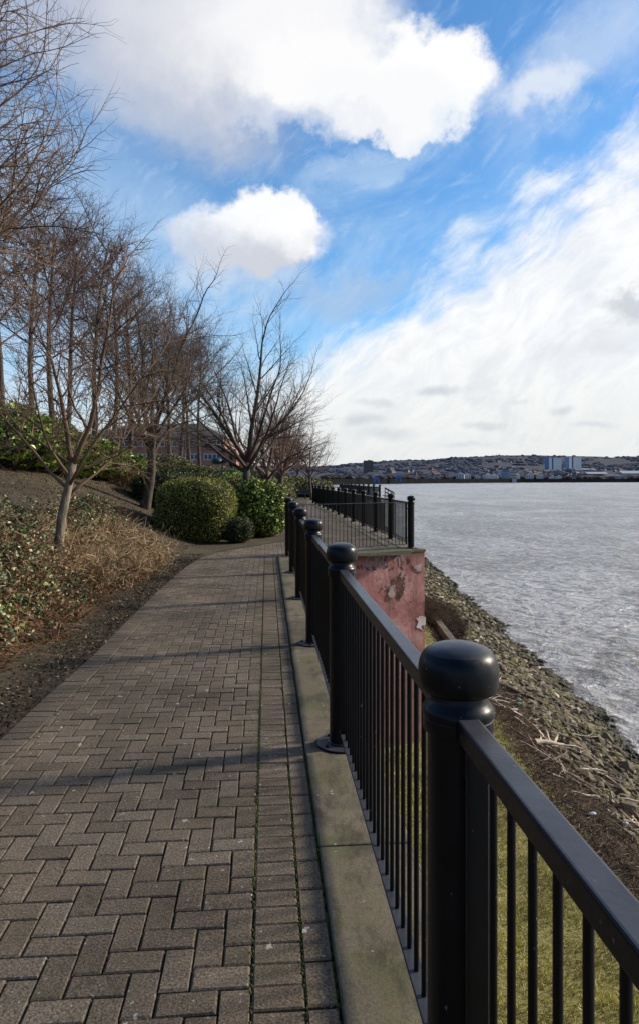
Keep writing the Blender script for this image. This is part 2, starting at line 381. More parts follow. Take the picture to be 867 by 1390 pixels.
def copy_tree(o, parent=None):
    c = o.copy(); C.objects.link(c)
    if parent is not None: c.parent = parent
    for ch in list(o.children): copy_tree(ch, c)
    return c
ORD = ['first', 'second', 'third', 'fourth', 'fifth', 'sixth', 'seventh', 'eighth', 'ninth', 'tenth', 'eleventh', 'twelfth', 'thirteenth']

# ------------------------------------------------------------------ the line of the main railing
FX0, FK = 0.460, 0.079
VL = sqrt(1 + FK * FK)
vdir = Vector((-FK / VL, 1 / VL, 0)); udir = Vector((1 / VL, FK / VL, 0))
RZ = atan2(FK, 1.0)            # rotation of local frame
def FP(u, v, z=0.0): return Vector((FX0, 0, z)) + udir * u + vdir * v
def fence_x(Y): return FX0 - FK * Y
# second railing
G0, G1 = Vector((2.16, 15.7, 0)), Vector((-0.42, 44.7, 0))
gdir = (G1 - G0).normalized(); gu = Vector((gdir.y, -gdir.x, 0))
def g_x(Y): return G0.x + (G1.x - G0.x) * (Y - G0.y) / (G1.y - G0.y)
P6 = FP(0, 14.1 * VL)

# path left edge
EDGE = [(-3, -1.90), (2, -1.97), (4.2, -2.03), (5.04, -2.08), (6.12, -2.12), (7.5, -2.23), (9.7, -2.38), (12.2, -2.50), (14.2, -2.49), (15.0, -2.34), (16.2, -2.0), (17.3, -1.4), (18.4, -1.05), (20, -0.98), (57, -2.2)]
def edge_x(Y):
    for (a, xa), (b, xb) in zip(EDGE, EDGE[1:]):
        if Y <= b:
            t = max(0, (Y - a) / (b - a)); return xa + (xb - xa) * t
    return EDGE[-1][1]
def bank_ref(Y):
    return edge_x(Y) if Y < 13 else -2.5
def nz(x, y, s=1.0, o=0.0): return mnoise.noise(Vector((x * s, y * s, o)))
def ground_z(X, Y):
    d = bank_ref(Y) - X
    t = d - 0.35
    if t <= 0: z = 0.02 * min(1, max(0, d) / 0.35)
    else:
        z = 0.02 + 0.46 * (t * t / (t + 0.5))
        if z > 2.0: z = 2.0 + (1 - math.exp(-(z - 2.0) / 0.9)) * 0.9
    if Y > 26: z *= max(0.35, 1 - (Y - 26) / 60.0)
    if d > 0.1: z += 0.05 * nz(X, Y, 1.1) * min(1, d) + 0.02 * nz(X, Y, 4.0) * min(1, d)
    return z

# ------------------------------------------------------------------ setting: ground of the left bank
def build_bank():
    mb = MB()
    ys = [-6 + i * 0.25 for i in range(int(40 / 0.25))] ; y = ys[-1]
    while y < 420: y += max(0.5, (y - 30) * 0.08); ys.append(y)
    ts = [0, 0.15, 0.3]; t = 0.3
    offs = []
    o = -0.0
    st = 0.12
    while o < 260:
        offs.append(o); o += st; st = 0.12 if o < 2 else (0.2 if o < 9 else st * 1.35)
    nx = len(offs) + 1
    for y in ys:
        e = bank_ref(y)
        mb.v.append((e + 0.35, y, -0.06))
        for k in offs:
            X = e + 0.05 - k
            z = ground_z(X, y)
            if k == 0: z = -0.02
            mb.v.append((X, y, z))
    for j in range(len(ys) - 1):
        for i in range(nx - 1):
            a = j * nx + i
            mb.f.append((a, a + nx, a + nx + 1, a + 1))
    mb.build('soil_bank', M_SOIL, smooth=True, kind='structure')
    # flat earth right of the reference line beyond the bend (under the hedges)
    mb = MB()
    mb.add([(-2.75, 12.5, 0.012), (-2.3, 14.9, 0.012), (-0.9, 17.6, 0.012), (-0.8, 60, 0.012), (-0.8, 420, 0.012), (-60, 420, 0.0), (-2.75, 60, 0.012)], [(0, 1, 2, 3, 4, 5, 6)])
    mb.build('soil', M_SOIL, kind='structure')
build_bank()

# ------------------------------------------------------------------ brick paving as real bricks
def clip(poly, p, n):
    "keep the side n points to"
    out = []
    for i in range(len(poly)):
        a, b = poly[i], poly[(i + 1) % len(poly)]
        da, db = (a - p).dot(n), (b - p).dot(n)
        if da >= 0: out.append(a)
        if (da >= 0) != (db >= 0): out.append(a + (b - a) * (da / (da - db)))
    return out
def brick(mb, poly, z0, ch=0.0055):
    "poly: list of 2D world points (Vector 3 with z 0)"
    if len(poly) < 3: return
    ar = 0
    for i in range(len(poly)):
        a, b = poly[i], poly[(i + 1) % len(poly)]; ar += a.x * b.y - b.x * a.y
    if abs(ar) / 2 < 0.0012: return
    if ar < 0: poly = poly[::-1]
    c = sum(poly, Vector((0, 0, 0))) / len(poly)
    n = len(poly); g = 0.0052
    tx, ty = random.gauss(0, .007), random.gauss(0, .007); dz = random.gauss(0, .0014)
    def ring(ins, dzz):
        out = []
        for p in poly:
            d = p - c; l = d.length
            q = c + d * max(0.2, (l - ins) / l)
            out.append((q.x, q.y, z0 + dz + dzz + tx * (q.x - c.x) + ty * (q.y - c.y)))
        return out
    vs = ring(g, -0.03) + ring(g, -ch) + ring(g + ch * 1.4, 0)
    fs = [tuple(2 * n + k for k in range(n))]
    for r in (0, 1):
        fs += [(r * n + k, r * n + (k + 1) % n, (r + 1) * n + (k + 1) % n, (r + 1) * n + k) for k in range(n)]
    mb.add(vs, fs)
U_STR0, U_STR1, U_SOL = -0.335, -0.235, -0.51
def build_path():
    mb = MB()
    # herringbone, brick 200 x 100, laid square to the kerb
    a = 0.1
    def lim_left(v):   # u of left edge in frame
        Y = v / VL; return (edge_x(Y) - FX0 + FK * Y) * 1.0
    VM = 62
    def right_u(v):
        if v < 14.5: return U_SOL
        Y = v / VL
        return (g_x(Y) - 0.30) - fence_x(Y)
    def put(u0, v0, u1, v1):
        um, vm = (u0 + u1) / 2, (v0 + v1) / 2
        if vm > 30: return
        Y = vm / VL
        e = edge_x(Y) + 0.20
        X = FP(um, vm).x
        if X < e - 0.2: return
        inbay = False
        if X > FP(U_SOL, vm).x - 0.12:
            # in the bay beyond the corner panel
            pr = (FP(um, vm) - P6)
            pd = (G0 - P6).normalized(); pn = Vector((-pd.y, pd.x, 0))
            if pr.dot(pn) < -0.05:
                if um > U_SOL + 0.2: return
            else: inbay = um > U_SOL
            if X > g_x(Y) - 0.2: return
        poly = [FP(u0, v0), FP(u1, v0), FP(u1, v1), FP(u0, v1)]
        e0, e1 = Vector((edge_x(Y - .1) + .2, Y - .1, 0)), Vector((edge_x(Y + .1) + .2, Y + .1, 0))
        td = (e1 - e0).normalized()
        poly = clip(poly, e0, Vector((td.y, -td.x, 0)))
        if not inbay and vm < 14.3: poly = clip(poly, FP(U_SOL, 0), -udir)
        elif inbay:
            poly = clip(poly, G0 - gu * 0.32, -gu) if poly else poly
            if poly: poly = clip(poly, P6 + Vector((0, .22, 0)), pn)
        if poly: brick(mb, poly, 0.0)
    # herringbone lattice: pairs repeat at (2a,2a)... built from unit cells
    rng = int(31 / a)
    for j in range(-16, rng):
        for i in range(-40, 60):
            k = (i - j) % 4
            u0, v0 = U_SOL + i * a, j * a
            if k == 0: put(u0, v0, u0 + 2 * a, v0 + a)          # lying across
            elif k == 3: put(u0, v0 - a if False else v0, u0 + a, v0 + 2 * a) if True else None
    # right soldier course and stretcher course
    v = -1.5
    while v < 14.25:
        brick(mb, [FP(U_SOL, v), FP(U_STR0, v), FP(U_STR0, v + .1), FP(U_SOL, v + .1)], 0.0); v += 0.1
    v = -1.5
    while v < 14.25:
        brick(mb, [FP(U_STR0, v), FP(U_STR1, v), FP(U_STR1, v + .2), FP(U_STR0, v + .2)], 0.001); v += 0.2
    # left soldier course following the curve
    Y = -1.5
    while Y < 31:
        p = Vector((edge_x(Y), Y, 0)); q = Vector((edge_x(Y + .101), Y + .101, 0))
        t = (q - p).normalized(); L1 = .1 / max(.2, t.y) if t.y > .2 else .1
        dy = .1 * t.y
        q = Vector((edge_x(Y + dy), Y + dy, 0)); t = (q - p).normalized()
        nn = Vector((t.y, -t.x, 0))
        brick(mb, [p, p + nn * .2, q + nn * .2, q], 0.0)
        Y += dy
    o = mb.build('brick_path', M_BRICK, kind='structure')
    # joints bed, one sheet with the outline of the paved area; far paving as a sheet
    ys = [-3 + .5 * i for i in range(67)]
    mb = MB()
    for y in ys:
        mb.v.append((edge_x(y) - .0, y, -0.013)); xr = fence_x(y) - .23 if y < 14.4 else g_x(y) - .2
        mb.v.append((xr, y, -0.013))
    for i in range(len(ys) - 1): mb.f.append((2 * i, 2 * i + 1, 2 * i + 3, 2 * i + 2))
    mb.build('path_joints', M_JOINT, kind='structure')
    mb = MB()
    mb.add([(edge_x(30), 30, -.002), (g_x(30) - .3, 30, -.002), (g_x(44.5) - .3, 44.5, -.002), (4.2, 45.4, -.002), (2.2, 75, -.002), (-3.0, 75, -.002), (edge_x(44), 44, -.002)], [(0, 1, 2, 3, 4, 5, 6)])
    mb.build('far_path', M_FARPATH, kind='structure')
M_FARPATH = simple('far_paving', (0.15, 0.12, 0.10), (0.11, 0.088, 0.072), 3, 0.9)
build_path()

# ------------------------------------------------------------------ kerb strip and walls
def prism(mb, pts, z0, z1, mi=0):
    n = len(pts)
    mb.add([(p[0], p[1], z0) for p in pts] + [(p[0], p[1], z1) for p in pts],
           [tuple(range(n - 1, -1, -1)), tuple(range(n, 2 * n))] + [(k, (k + 1) % n, n + (k + 1) % n, n + k) for k in range(n)], mi)
def quad(a, b, c, d): return [a, b, c, d]
mb = MB()
v = -2.0; i = 0
while v < 14.0:      # cast in lengths
    v1 = min(v + 4.98, 14.28)
    prism(mb, [FP(-.228, v), FP(.19, v), FP(.19, v1), FP(-.228, v1)], -0.35, 0.012)
    v = v1 + 0.008
bevelled(mb.build('concrete_kerb', M_KERB, kind='structure'), 0.008)

pd = (G0 - P6).normalized(); pn = Vector((-pd.y, pd.x, 0))
F0 = P6 - pn * .30 + pd * .16           # bay front wall left end (at main wall)
F1 = P6 - pn * .30 + pd * 3.40          # outer corner
gs = gu * 0.32
E1 = G1 + gu * .32
def wall_obj():
    w = empty('retaining_wall', FP(0.3, 5), 'red painted retaining wall below the black railing with grey graffiti near its top', 'wall')
    inv = Matrix.Translation(-w.location)
    mb = MB()
    a = FP(.172, -4); b = FP(.172, 14.0)
    prism(mb, [FP(-.15, -4), a, b, FP(-.15, 14.0)], -5.2, -0.352)
    # bay block
    pts = [F0, F1, F1 + gdir * 1.0, G1 + gu * .30, G1 - gu * 3, P6 - pd * .3 + pn * .3]
    prism(mb, [F0 - pd * .6, F1, G1 + gu * .30, G1 - gu * 2.2, P6 - pd * 0.5], -5.2, -0.060)
    mb.v = [tuple(Vector(q) - w.location) for q in mb.v]
    mb.build('wall_face', M_RED, w)
    # coping
    mb = MB()
    prism(mb, [F0 - pd * .25 - pn * .015, F1 - pn * .015 + pd * .03, F1 + pd * .03 + pn * .5, F0 - pd * .25 + pn * .52], -0.057, 0.008)
    A = F1 + pd * .03 + pn * .502; B_ = G1 + gu * .33
    prism(mb, [A, B_, B_ - gu * .60, A - gu * .60 - gdir * 0.05], -0.057, 0.010)
    mb.v = [tuple(Vector(q) - w.location) for q in mb.v]
    bevelled(mb.build('coping', M_COPE, w), 0.012)
    # graffiti strokes on the front face
    ori = F0 - pn * 0.004
    def WP(s, z, off=0.0): return F1 - pd * s - pn * (0.004 + off)
    def wpt(px, py, off=0.0):
        # point of the face seen at that place of the wall
        d = Vector(((px - 433.5) / FPX, 1, -(py - 650) / FPX)); o = Vector((0, 0, CAM_H))
        t = (F0 - pn * (.004 + off) - o).dot(pn) / d.dot(pn)
        return o + d * t
    def strokes(name, m, lines, wd, off, label=None):
        g = MB()
        for ln in lines:
            ps = [wpt(x, y, off) for x, y in ln]
            for p, q in zip(ps, ps[1:]):
                t = (q - p); 
                if t.length < 1e-5: continue
                t.normalize(); nn = t.cross(pn).normalized() * wd / 2; e = t * wd * .35
                vs = [p - nn - e, q - nn + e, q + nn + e, p + nn - e]
                g.add([tuple(x - w.location) for x in vs], [(0, 1, 2, 3)]); off += .0002
        o = g.build(name, m, w)
        if label: o['label'] = label
    def cr(pts): return [(475 + x / 6.193, 740 + y / 6.193) for x, y in pts]
    strokes('graffiti', M_SPRAY, [
        cr([(195, 95), (165, 88), (140, 110), (132, 150), (145, 188), (178, 190), (192, 165), (190, 145), (165, 145)]),
        cr([(212, 90), (214, 190)]), cr([(250, 85), (216, 140), (262, 190)]),
        cr([(275, 90), (272, 165), (290, 190), (318, 175), (322, 90)]),
        cr([(365, 130), (400, 92), (408, 105), (414, 175)])], 0.045, 0.0, 'grey blue graffiti letters')
    strokes('graffiti', M_SPRAYK, [
        cr([(55, 205), (62, 168), (76, 200), (95, 165), (103, 205)]), cr([(118, 180), (124, 190)]),
        cr([(150, 185), (135, 200), (150, 210), (158, 198)]), cr([(190, 185), (205, 190), (190, 208), (215, 205)]),
        cr([(280, 118), (292, 132), (300, 120)]), cr([(290, 170), (305, 190), (318, 172)])], 0.022, 0.004, 'small black scrawled tag')
    # flaked and damp places, uneven outlines
    def patch(name, m, pts, off, jag=.05):
        g = MB(); ps = [Vector((x, y, 0)) for x, y in pts]; amp = 2.4 * jag / .08
        for it in range(4):
            q = []
            for a, b in zip(ps, ps[1:] + ps[:1]):
                l = (b - a).length; mid = (a + b) / 2; nn = Vector((-(b - a).y, (b - a).x, 0)).normalized() if l > 1e-6 else Vector((1, 0, 0))
                q += [a, mid + nn * random.gauss(0, 1) * l * .17]
            ps = q
        ps = [wpt(min(p.x, 577.2), max(p.y, 747.3), off) for p in ps]
        g.add([tuple(q - w.location) for q in ps], [tuple(range(len(ps)))])
        g.build(name, m, w)
    patch('damp_patch', M_DAMP, cr([(430, 230), (468, 250), (455, 330), (440, 420), (405, 480), (385, 440), (390, 360), (345, 330), (350, 290), (395, 275)]), .006, .12)
    patch('damp_patch', M_DAMP, cr([(300, 420), (345, 440), (330, 480), (300, 470)]), .006, .12)
    patch('damp_patch', M_DAMP, cr([(478, 90), (485, 150), (520, 195), (575, 240), (600, 230), (598, 215), (560, 205), (510, 165)]), .006, .08)
    patch('flaked_patch', M_FLAKE, cr([(325, 360), (370, 330), (380, 345), (362, 380), (365, 445), (342, 450)]), .009, .08)
    patch('flaked_patch', M_FLAKE, cr([(410, 265), (445, 215), (452, 260), (430, 290)]), .009, .08)
    patch('flaked_patch', M_FLAKE, cr([(515, 170), (605, 160), (606, 215), (585, 225), (550, 200)]), .009, .06)
    patch('flaked_patch', M_FLAKE, cr([(432, 40), (446, 40), (450, 200), (440, 210)]), .009, .05)
    patch('flaked_patch', M_FLAKE, cr([(455, 420), (475, 440), (488, 470), (465, 465)]), .009, .05)
    patch('white_patch', M_FLAKEW, cr([(548, 610), (640, 612), (640, 665), (620, 670), (615, 720), (585, 690), (552, 690)]), .009, .08)
    for i_ in range(34):
        cx_, cy_ = U(484, 575), U(752, 880); r_ = U(.5, 1.9) ; k_ = random.random()
        patch('flaked_patch' if k_ < .6 else 'damp_patch', M_FLAKE if k_ < .6 else M_DAMP, [(cx_ + cos(a_) * r_ * U(.5, 1.3), cy_ + sin(a_) * r_ * U(.8, 2.2)) for a_ in (0, 1.1, 2.2, 3.3, 4.4, 5.4)], .012, .06)
    # boards and paint lower on the wall
    patch('white_patch', M_FLAKEW, [(547, 1036), (585, 1036), (585, 1056), (547, 1060)], .009, .05)
wall_obj()
# second bay wall
def wall2():
    w = empty('quay_wall', (3.2, 50, 0), 'dark far bay of the retaining wall beyond the second railing', 'wall')
    mb = MB()
    pts = [(-.3, 45.2), (4.5, 45.6), (2.3, 78), (-6, 78), (-2, 45.2)]
    prism(mb, pts, -5.5, -0.02)
    mb.v = [tuple(Vector(q) - w.location) for q in mb.v]
    mb.build('wall_face', M_COPE, w)
wall2()

# ------------------------------------------------------------------ railings
def post_mesh_parts(root):
    mb = MB()
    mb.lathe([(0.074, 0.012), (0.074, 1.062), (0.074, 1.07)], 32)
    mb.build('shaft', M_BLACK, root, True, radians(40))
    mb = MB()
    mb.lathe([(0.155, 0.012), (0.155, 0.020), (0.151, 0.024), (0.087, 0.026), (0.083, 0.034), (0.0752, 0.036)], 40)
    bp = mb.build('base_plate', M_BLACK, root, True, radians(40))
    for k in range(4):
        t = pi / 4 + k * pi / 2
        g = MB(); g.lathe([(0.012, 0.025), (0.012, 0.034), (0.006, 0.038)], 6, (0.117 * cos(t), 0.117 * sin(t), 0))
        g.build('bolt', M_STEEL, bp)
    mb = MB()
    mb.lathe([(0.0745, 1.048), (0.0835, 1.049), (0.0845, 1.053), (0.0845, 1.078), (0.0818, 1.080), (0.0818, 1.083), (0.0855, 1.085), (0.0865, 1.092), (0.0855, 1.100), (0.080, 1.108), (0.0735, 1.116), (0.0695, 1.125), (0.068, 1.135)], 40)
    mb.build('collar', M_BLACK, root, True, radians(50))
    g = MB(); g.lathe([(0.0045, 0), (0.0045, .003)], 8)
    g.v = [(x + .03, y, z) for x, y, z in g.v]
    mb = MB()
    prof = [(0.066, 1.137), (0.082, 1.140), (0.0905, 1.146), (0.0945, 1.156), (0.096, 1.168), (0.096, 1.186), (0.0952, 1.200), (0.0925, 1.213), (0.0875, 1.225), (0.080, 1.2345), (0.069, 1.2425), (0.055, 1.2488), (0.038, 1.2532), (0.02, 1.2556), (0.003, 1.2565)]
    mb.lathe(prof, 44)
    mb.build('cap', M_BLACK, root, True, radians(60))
def make_post(): 
    r = empty('railing_post', (0, 0, 0), 'x', 'post', 'round black posts of the riverside railing')
    post_mesh_parts(r); return r
def rbox(mb, c, size):   # box
    mb.box(c, size)
def make_panel(length, name='railing', thin=False, gap=None, nb=None):
    "along +Y from the first post centre; u is +X"
    r = empty(name, (0, 0, 0), 'x', 'railing', 'black railing panels between the round posts')
    gp = 0.075
    mb = MB()
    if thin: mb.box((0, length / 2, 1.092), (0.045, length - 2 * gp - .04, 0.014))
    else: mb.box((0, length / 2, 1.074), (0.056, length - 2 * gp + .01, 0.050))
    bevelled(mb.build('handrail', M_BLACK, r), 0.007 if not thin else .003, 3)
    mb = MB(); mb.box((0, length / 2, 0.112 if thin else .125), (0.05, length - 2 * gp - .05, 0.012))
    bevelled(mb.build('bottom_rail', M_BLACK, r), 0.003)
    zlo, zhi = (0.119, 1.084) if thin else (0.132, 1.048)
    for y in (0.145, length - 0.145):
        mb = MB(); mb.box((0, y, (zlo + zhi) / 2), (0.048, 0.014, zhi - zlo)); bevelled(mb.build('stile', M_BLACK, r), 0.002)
        for z in (.25, .95):
            s = -1 if y < length / 2 else 1
            mb = MB(); mb.box((0, y + s * 0.045, z), (0.012, 0.075, 0.028)); mb.build('bracket', M_BLACK, r)
    n = round((length - .5) / .1)
    base = MB(); base.tube([(0, 0, zlo), (0, 0, zhi)], 0.0082 if not thin else .0075, 10)
    me = base.mesh('baluster', M_BLACK, True, radians(50))
    foot = MB(); foot.lathe([(0.0125, 0.0), (0.0125, 0.004), (0.0083, 0.009)], 10)
    for k in range(n + 1):
        o = bpy.data.objects.new('baluster', me); C.objects.link(o); o.parent = r
        o.location = (0, 0.25 + (length - .5) * k / n, 0)
    return r
post0 = make_post()
SP = 2.5 * VL
panel0 = make_panel(SP)
fl = False
for i in range(7):
    v = (-0.9 + 2.5 * i) * VL
    if i > 0:
        p = post0 if not fl else copy_tree(post0); fl = True
        p.location = FP(0, v, 0.0); p.rotation_euler.z = RZ + i * .7
        p['label'] = '%s round capped black railing post from the camera along the brick path' % ORD[i - 1] if i < 6 else 'sixth railing post from the camera, at the corner where the thin panel starts'
        if i == 1: p['label'] = 'nearest black round railing post with big domed cap, in the right foreground'
    if i < 6:
        q = panel0 if i == 0 else copy_tree(panel0)
        q.location = FP(0, v, 0.0); q.rotation_euler.z = RZ
        q['label'] = ['nearest black railing panel running out of the photo at bottom right', 'black railing panel between the nearest and second posts', 'black railing panel between the second and third posts', 'black railing panel between the third and fourth posts', 'black railing panel between the fourth and fifth posts', 'black railing panel between the fifth and sixth posts'][i]
# corner panel
LP = (G0 - P6).length
cp = make_panel(LP, thin=True); cp.location = P6; cp.rotation_euler.z = atan2(pd.y, pd.x) - pi / 2
cp['label'] = 'thin-railed black panel crossing above the red graffiti wall'
# second railing
lab_post = 'post of the bay railing, %s from its near corner above the red wall'
ng = 12; LG = (G1 - G0).length / ng
panelG = make_panel(LG)
for i in range(ng + 1):
    p = copy_tree(post0); p.location = G0 + gdir * LG * i; p.rotation_euler.z = i
    p['label'] = ('round black %s' + '') % (lab_post % ORD[i]) if i else 'round black corner post standing on the red graffiti wall'
    if i < ng:
        q = panelG if i == 0 else copy_tree(panelG)
        q.location = G0 + gdir * LG * i; q.rotation_euler.z = atan2(gdir.y, gdir.x) - pi / 2
        q['label'] = 'black railing panel of the bay, %s from the corner post' % ORD[i]
# third railing, farther bay: small in the picture, panels are one mesh
H0, H1 = Vector((4.17, 46.1, 0)), Vector((2.2, 73, 0))
hd = (H1 - H0).normalized(); nh = 10; LH = (H1 - H0).length / nh
def far_panel(length):
    mb = MB(); mb.box((0, length / 2, 1.074), (.056, length - .14, .05)); mb.box((0, length / 2, .125), (.05, length - .16, .014))
    for k in range(24): mb.tube([(0, .15 + (length - .3) * k / 23, .13), (0, .15 + (length - .3) * k / 23, 1.05)], .009, 4, False)
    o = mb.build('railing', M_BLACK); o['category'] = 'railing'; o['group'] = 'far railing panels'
    return o
fpan = far_panel(LH); fpost = None
Gp = G1 + (gdir * .3)
fp_x = empty('x', (0, 0, 0), 'x', 'x'); bpy.data.objects.remove(fp_x)
mb = MB(); mb.lathe([(.15, 0), (.15, .02), (.069, .03), (.069, 1.06), (.085, 1.065), (.085, 1.1), (.068, 1.13), (.095, 1.15), (.096, 1.21), (.06, 1.245), (.01, 1.25)], 14)
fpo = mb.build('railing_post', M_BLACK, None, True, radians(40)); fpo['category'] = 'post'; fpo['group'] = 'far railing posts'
for i in range(nh + 1):
    p = fpo if i == 0 else fpo.copy()
    if i: C.objects.link(p)
    p.location = H0 + hd * LH * i; p['label'] = 'small far post of the farthest railing, %s from its river corner' % ORD[i]
    if i < nh:
        q = fpan if i == 0 else fpan.copy()
        if i: C.objects.link(q)
        q.location = H0 + hd * LH * i; q.rotation_euler.z = atan2(hd.y, hd.x) - pi / 2
        q['label'] = 'panel of the farthest railing, %s from its river corner' % ORD[i]
cl = (H0 - (G1 + gdir * .5)).length
q = far_panel(cl); q.location = G1 + gdir * .2; dd = H0 - q.location; q.rotation_euler.z = atan2(dd.y, dd.x) - pi / 2
q['label'] = 'far railing panel across the front of the farthest bay'

# ------------------------------------------------------------------ river, foreshore
def shore_x(Y): return 8.75 + 0.030 * Y + 0.75 * nz(0, Y, .28, 3) + .38 * nz(0, Y, 1.0, 8)
WZ = -6.5
def fore_z(X, Y):
    xg = 4.3 + 0.25 * nz(X * .3, Y * .3, 1, 5) + (0.012 * max(0, Y - 14))
    xs = shore_x(Y)
    if X < xg: z = -4.35 - 0.05 * X
    elif X < xg + 1.9: z = -4.35 - .05 * xg - (X - xg) / 1.9 * .72
    else:
        z0 = -4.35 - .05 * xg - .72
        t = (X - xg - 1.9) / max(.5, xs - xg - 1.9)
        z = z0 + (WZ - z0) * t
    return max(z, -8.5) + .06 * nz(X, Y, 1.2, 1) + .03 * nz(X, Y, 3.5, 2)
mb = MB()
ys = [-6 + .4 * i for i in range(160)]; y = ys[-1]
while y < 260: y += (y - 50) * .12; ys.append(y)
xs_ = [-.6 + .22 * i for i in range(70)]
for y in ys:
    for x in xs_:
        xo = 0 if y < 80 else -(y - 80) * .02
        mb.v.append((x + xo, y, fore_z(x, y)))
n = len(xs_)
for j in range(len(ys) - 1):
    for i in range(n - 1):
        a = j * n + i; mb.f.append((a, a + 1, a + n + 1, a + n))
mb.build('foreshore', M_SHORE, smooth=True, kind='structure')
mb = MB()
W = 30000
mb.add([(-6000, -3000, WZ), (W, -3000, WZ), (W, W, WZ), (-6000, W, WZ)], [(0, 1, 2, 3)])
mb.build('river', M_WATER, kind='structure')

# rocks
def rock_shape(seed):
    rr = random.Random(seed)
    import bmesh
    bm = bmesh.new(); bmesh.ops.create_icosphere(bm, subdivisions=1, radius=1)
    off = rr.random() * 50
    for vv in bm.verts:
        d = 1 + .45 * mnoise.noise(vv.co * 1.1 + Vector((off, 0, 0)))
        vv.co = Vector((vv.co.x * d * 1.15, vv.co.y * d * .68, vv.co.z * d * .5))
    # flatten a few faces
    for _ in range(3):
        nn = Vector((rr.gauss(0, 1), rr.gauss(0, 1), abs(rr.gauss(0, 1)))).normalized()
        for vv in bm.verts:
            e = vv.co.dot(nn) - .55
            if e > 0: vv.co -= nn * e
    vs = [tuple(v.co) for v in bm.verts]; fs = [tuple(v.index for v in f.verts) for f in bm.faces]
    bm.free(); return vs, fs
SHAPES = [rock_shape(i) for i in range(9)]
rmesh = []
for vs, fs in SHAPES:
    g = MB(); g.add(vs, fs); rmesh.append(g.mesh('rock', M_ROCK))
def rock_spot(ymin, ymax):
    while True:
        Y = ymin + (ymax - ymin) * R()
        xs = shore_x(Y); X = U(5.9, xs + .5)
        if R() < .25 + .75 * min(1, (X - 5.8) / 1.0): return X, Y
nr = 0
for i in range(300):
    X, Y = rock_spot(9.5, 21)
    s = U(.08, .17) if R() < .75 else U(.17, .30)
    z = fore_z(X, Y) + s * .16
    o = bpy.data.objects.new('rock', rmesh[i % 9]); C.objects.link(o)
    o.location = (X, Y, z); o.scale = (s, s, s); o.rotation_euler = (U(-.4, .4), U(-.4, .4), U(0, 6.28))
    o['label'] = 'grey brown rip-rap rock lying on the near river bank'; o['category'] = 'rock'; o['group'] = 'rip-rap rocks on the river bank'
mb = MB()
for i in range(6800):
    if i < 2600: X, Y = rock_spot(9, 24); s = U(.04, .15)
    else: X, Y = rock_spot(20, 24 + 66 * R()); s = U(.07, .24)
    vs, fs = SHAPES[i % 9]
    m = Matrix.Translation((X, Y, fore_z(X, Y) + s * .12)) @ Matrix.Rotation(U(0, 6.28), 4, 'Z') @ Matrix.Rotation(U(-.8, .8), 4, 'X') @ Matrix.Scale(s, 4)
    mb.add([tuple(m @ Vector(v)) for v in vs], fs)
mb.build('rip_rap', M_ROCK, kind='stuff', label='mass of small grey and mossy rocks down to the waterline', category='rocks')

def leaf_quad(mb, c, size, up=0.5, asp=.62, fold=True):
    c = Vector(c)
    d = Vector((U(-1, 1), U(-1, 1), U(-.5, .8))).normalized()
    n = Vector((U(-1, 1), U(-1, 1), U(-.2, 1) + up)).normalized()
    s = n.cross(d)
    if s.length < .01: return
    s.normalize(); n = d.cross(s)
    h = size / 2
    if fold:
        f = n * (-h * .22)
        vs = [c - d * h, c - d * h * .1 + s * h * asp + f * -1, c + d * h, c - d * h * .1 - s * h * asp + f * -1]
        mb.add([tuple(v) for v in vs], [(0, 1, 2), (0, 2, 3)])
    else:
        vs = [c - d * h, c + s * h * asp, c + d * h, c - s * h * asp]
        mb.add([tuple(v) for v in vs], [(0, 1, 2, 3)])
def ivy_leaf(mb, c, size, nrm):
    "five-pointed leaf"
    n = nrm.normalized(); d = Vector((U(-1, 1), U(-1, 1), U(-.6, .6))); d = (d - n * d.dot(n)).normalized(); s = n.cross(d); h = size / 2
    out = [(-.75, 0), (-.85, .45), (-.2, .85), (.25, .5), (1.05, 0), (.25, -.5), (-.2, -.85), (-.85, -.45)]
    vs = [tuple(Vector(c) + d * a * h + s * b * h - n * abs(b) * h * .25) for a, b in out]
    mb.add([tuple(Vector(c))] + vs, [(0, i + 1, (i + 1) % 8 + 1) for i in range(8)])

# grass on the lower bank
mb = MB()
def blade(mb, x, y, z, h, w, lean):
    a = U(0, 6.28); t = U(0, 6.28)
    dx, dy = cos(a) * w, sin(a) * w; lx, ly = cos(t) * lean, sin(t) * lean
    mb.add([(x - dx, y - dy, z), (x + dx, y + dy, z), (x + dx * .6 + lx * .5, y + dy * .6 + ly * .5, z + h * .65), (x + lx, y + ly, z + h)], [(0, 1, 2, 3)])
for i in range(62000):
    if i < 50000: Y = 6.2 + 12 * R() ** 1.15
    else: Y = U(17, 40)
    X = U(.35, 4.75 + .012 * max(0, Y - 14))
    if Y > 14.8 and X < 2.2: continue
    if X > 4.2 and R() < .5: continue
    tuft = nz(X, Y, 2.4, 6)
    if tuft < -.25 and R() < .6: continue
    h = U(.03, .085) * (1 + 2.2 * max(0, tuft)); blade(mb, X, Y, fore_z(X, Y) - .01, h, U(.003, .007), U(.02, .09))
mb.build('rough_grass', M_GRASS, kind='stuff', label='short green and straw coloured grass at the foot of the wall', category='grass')

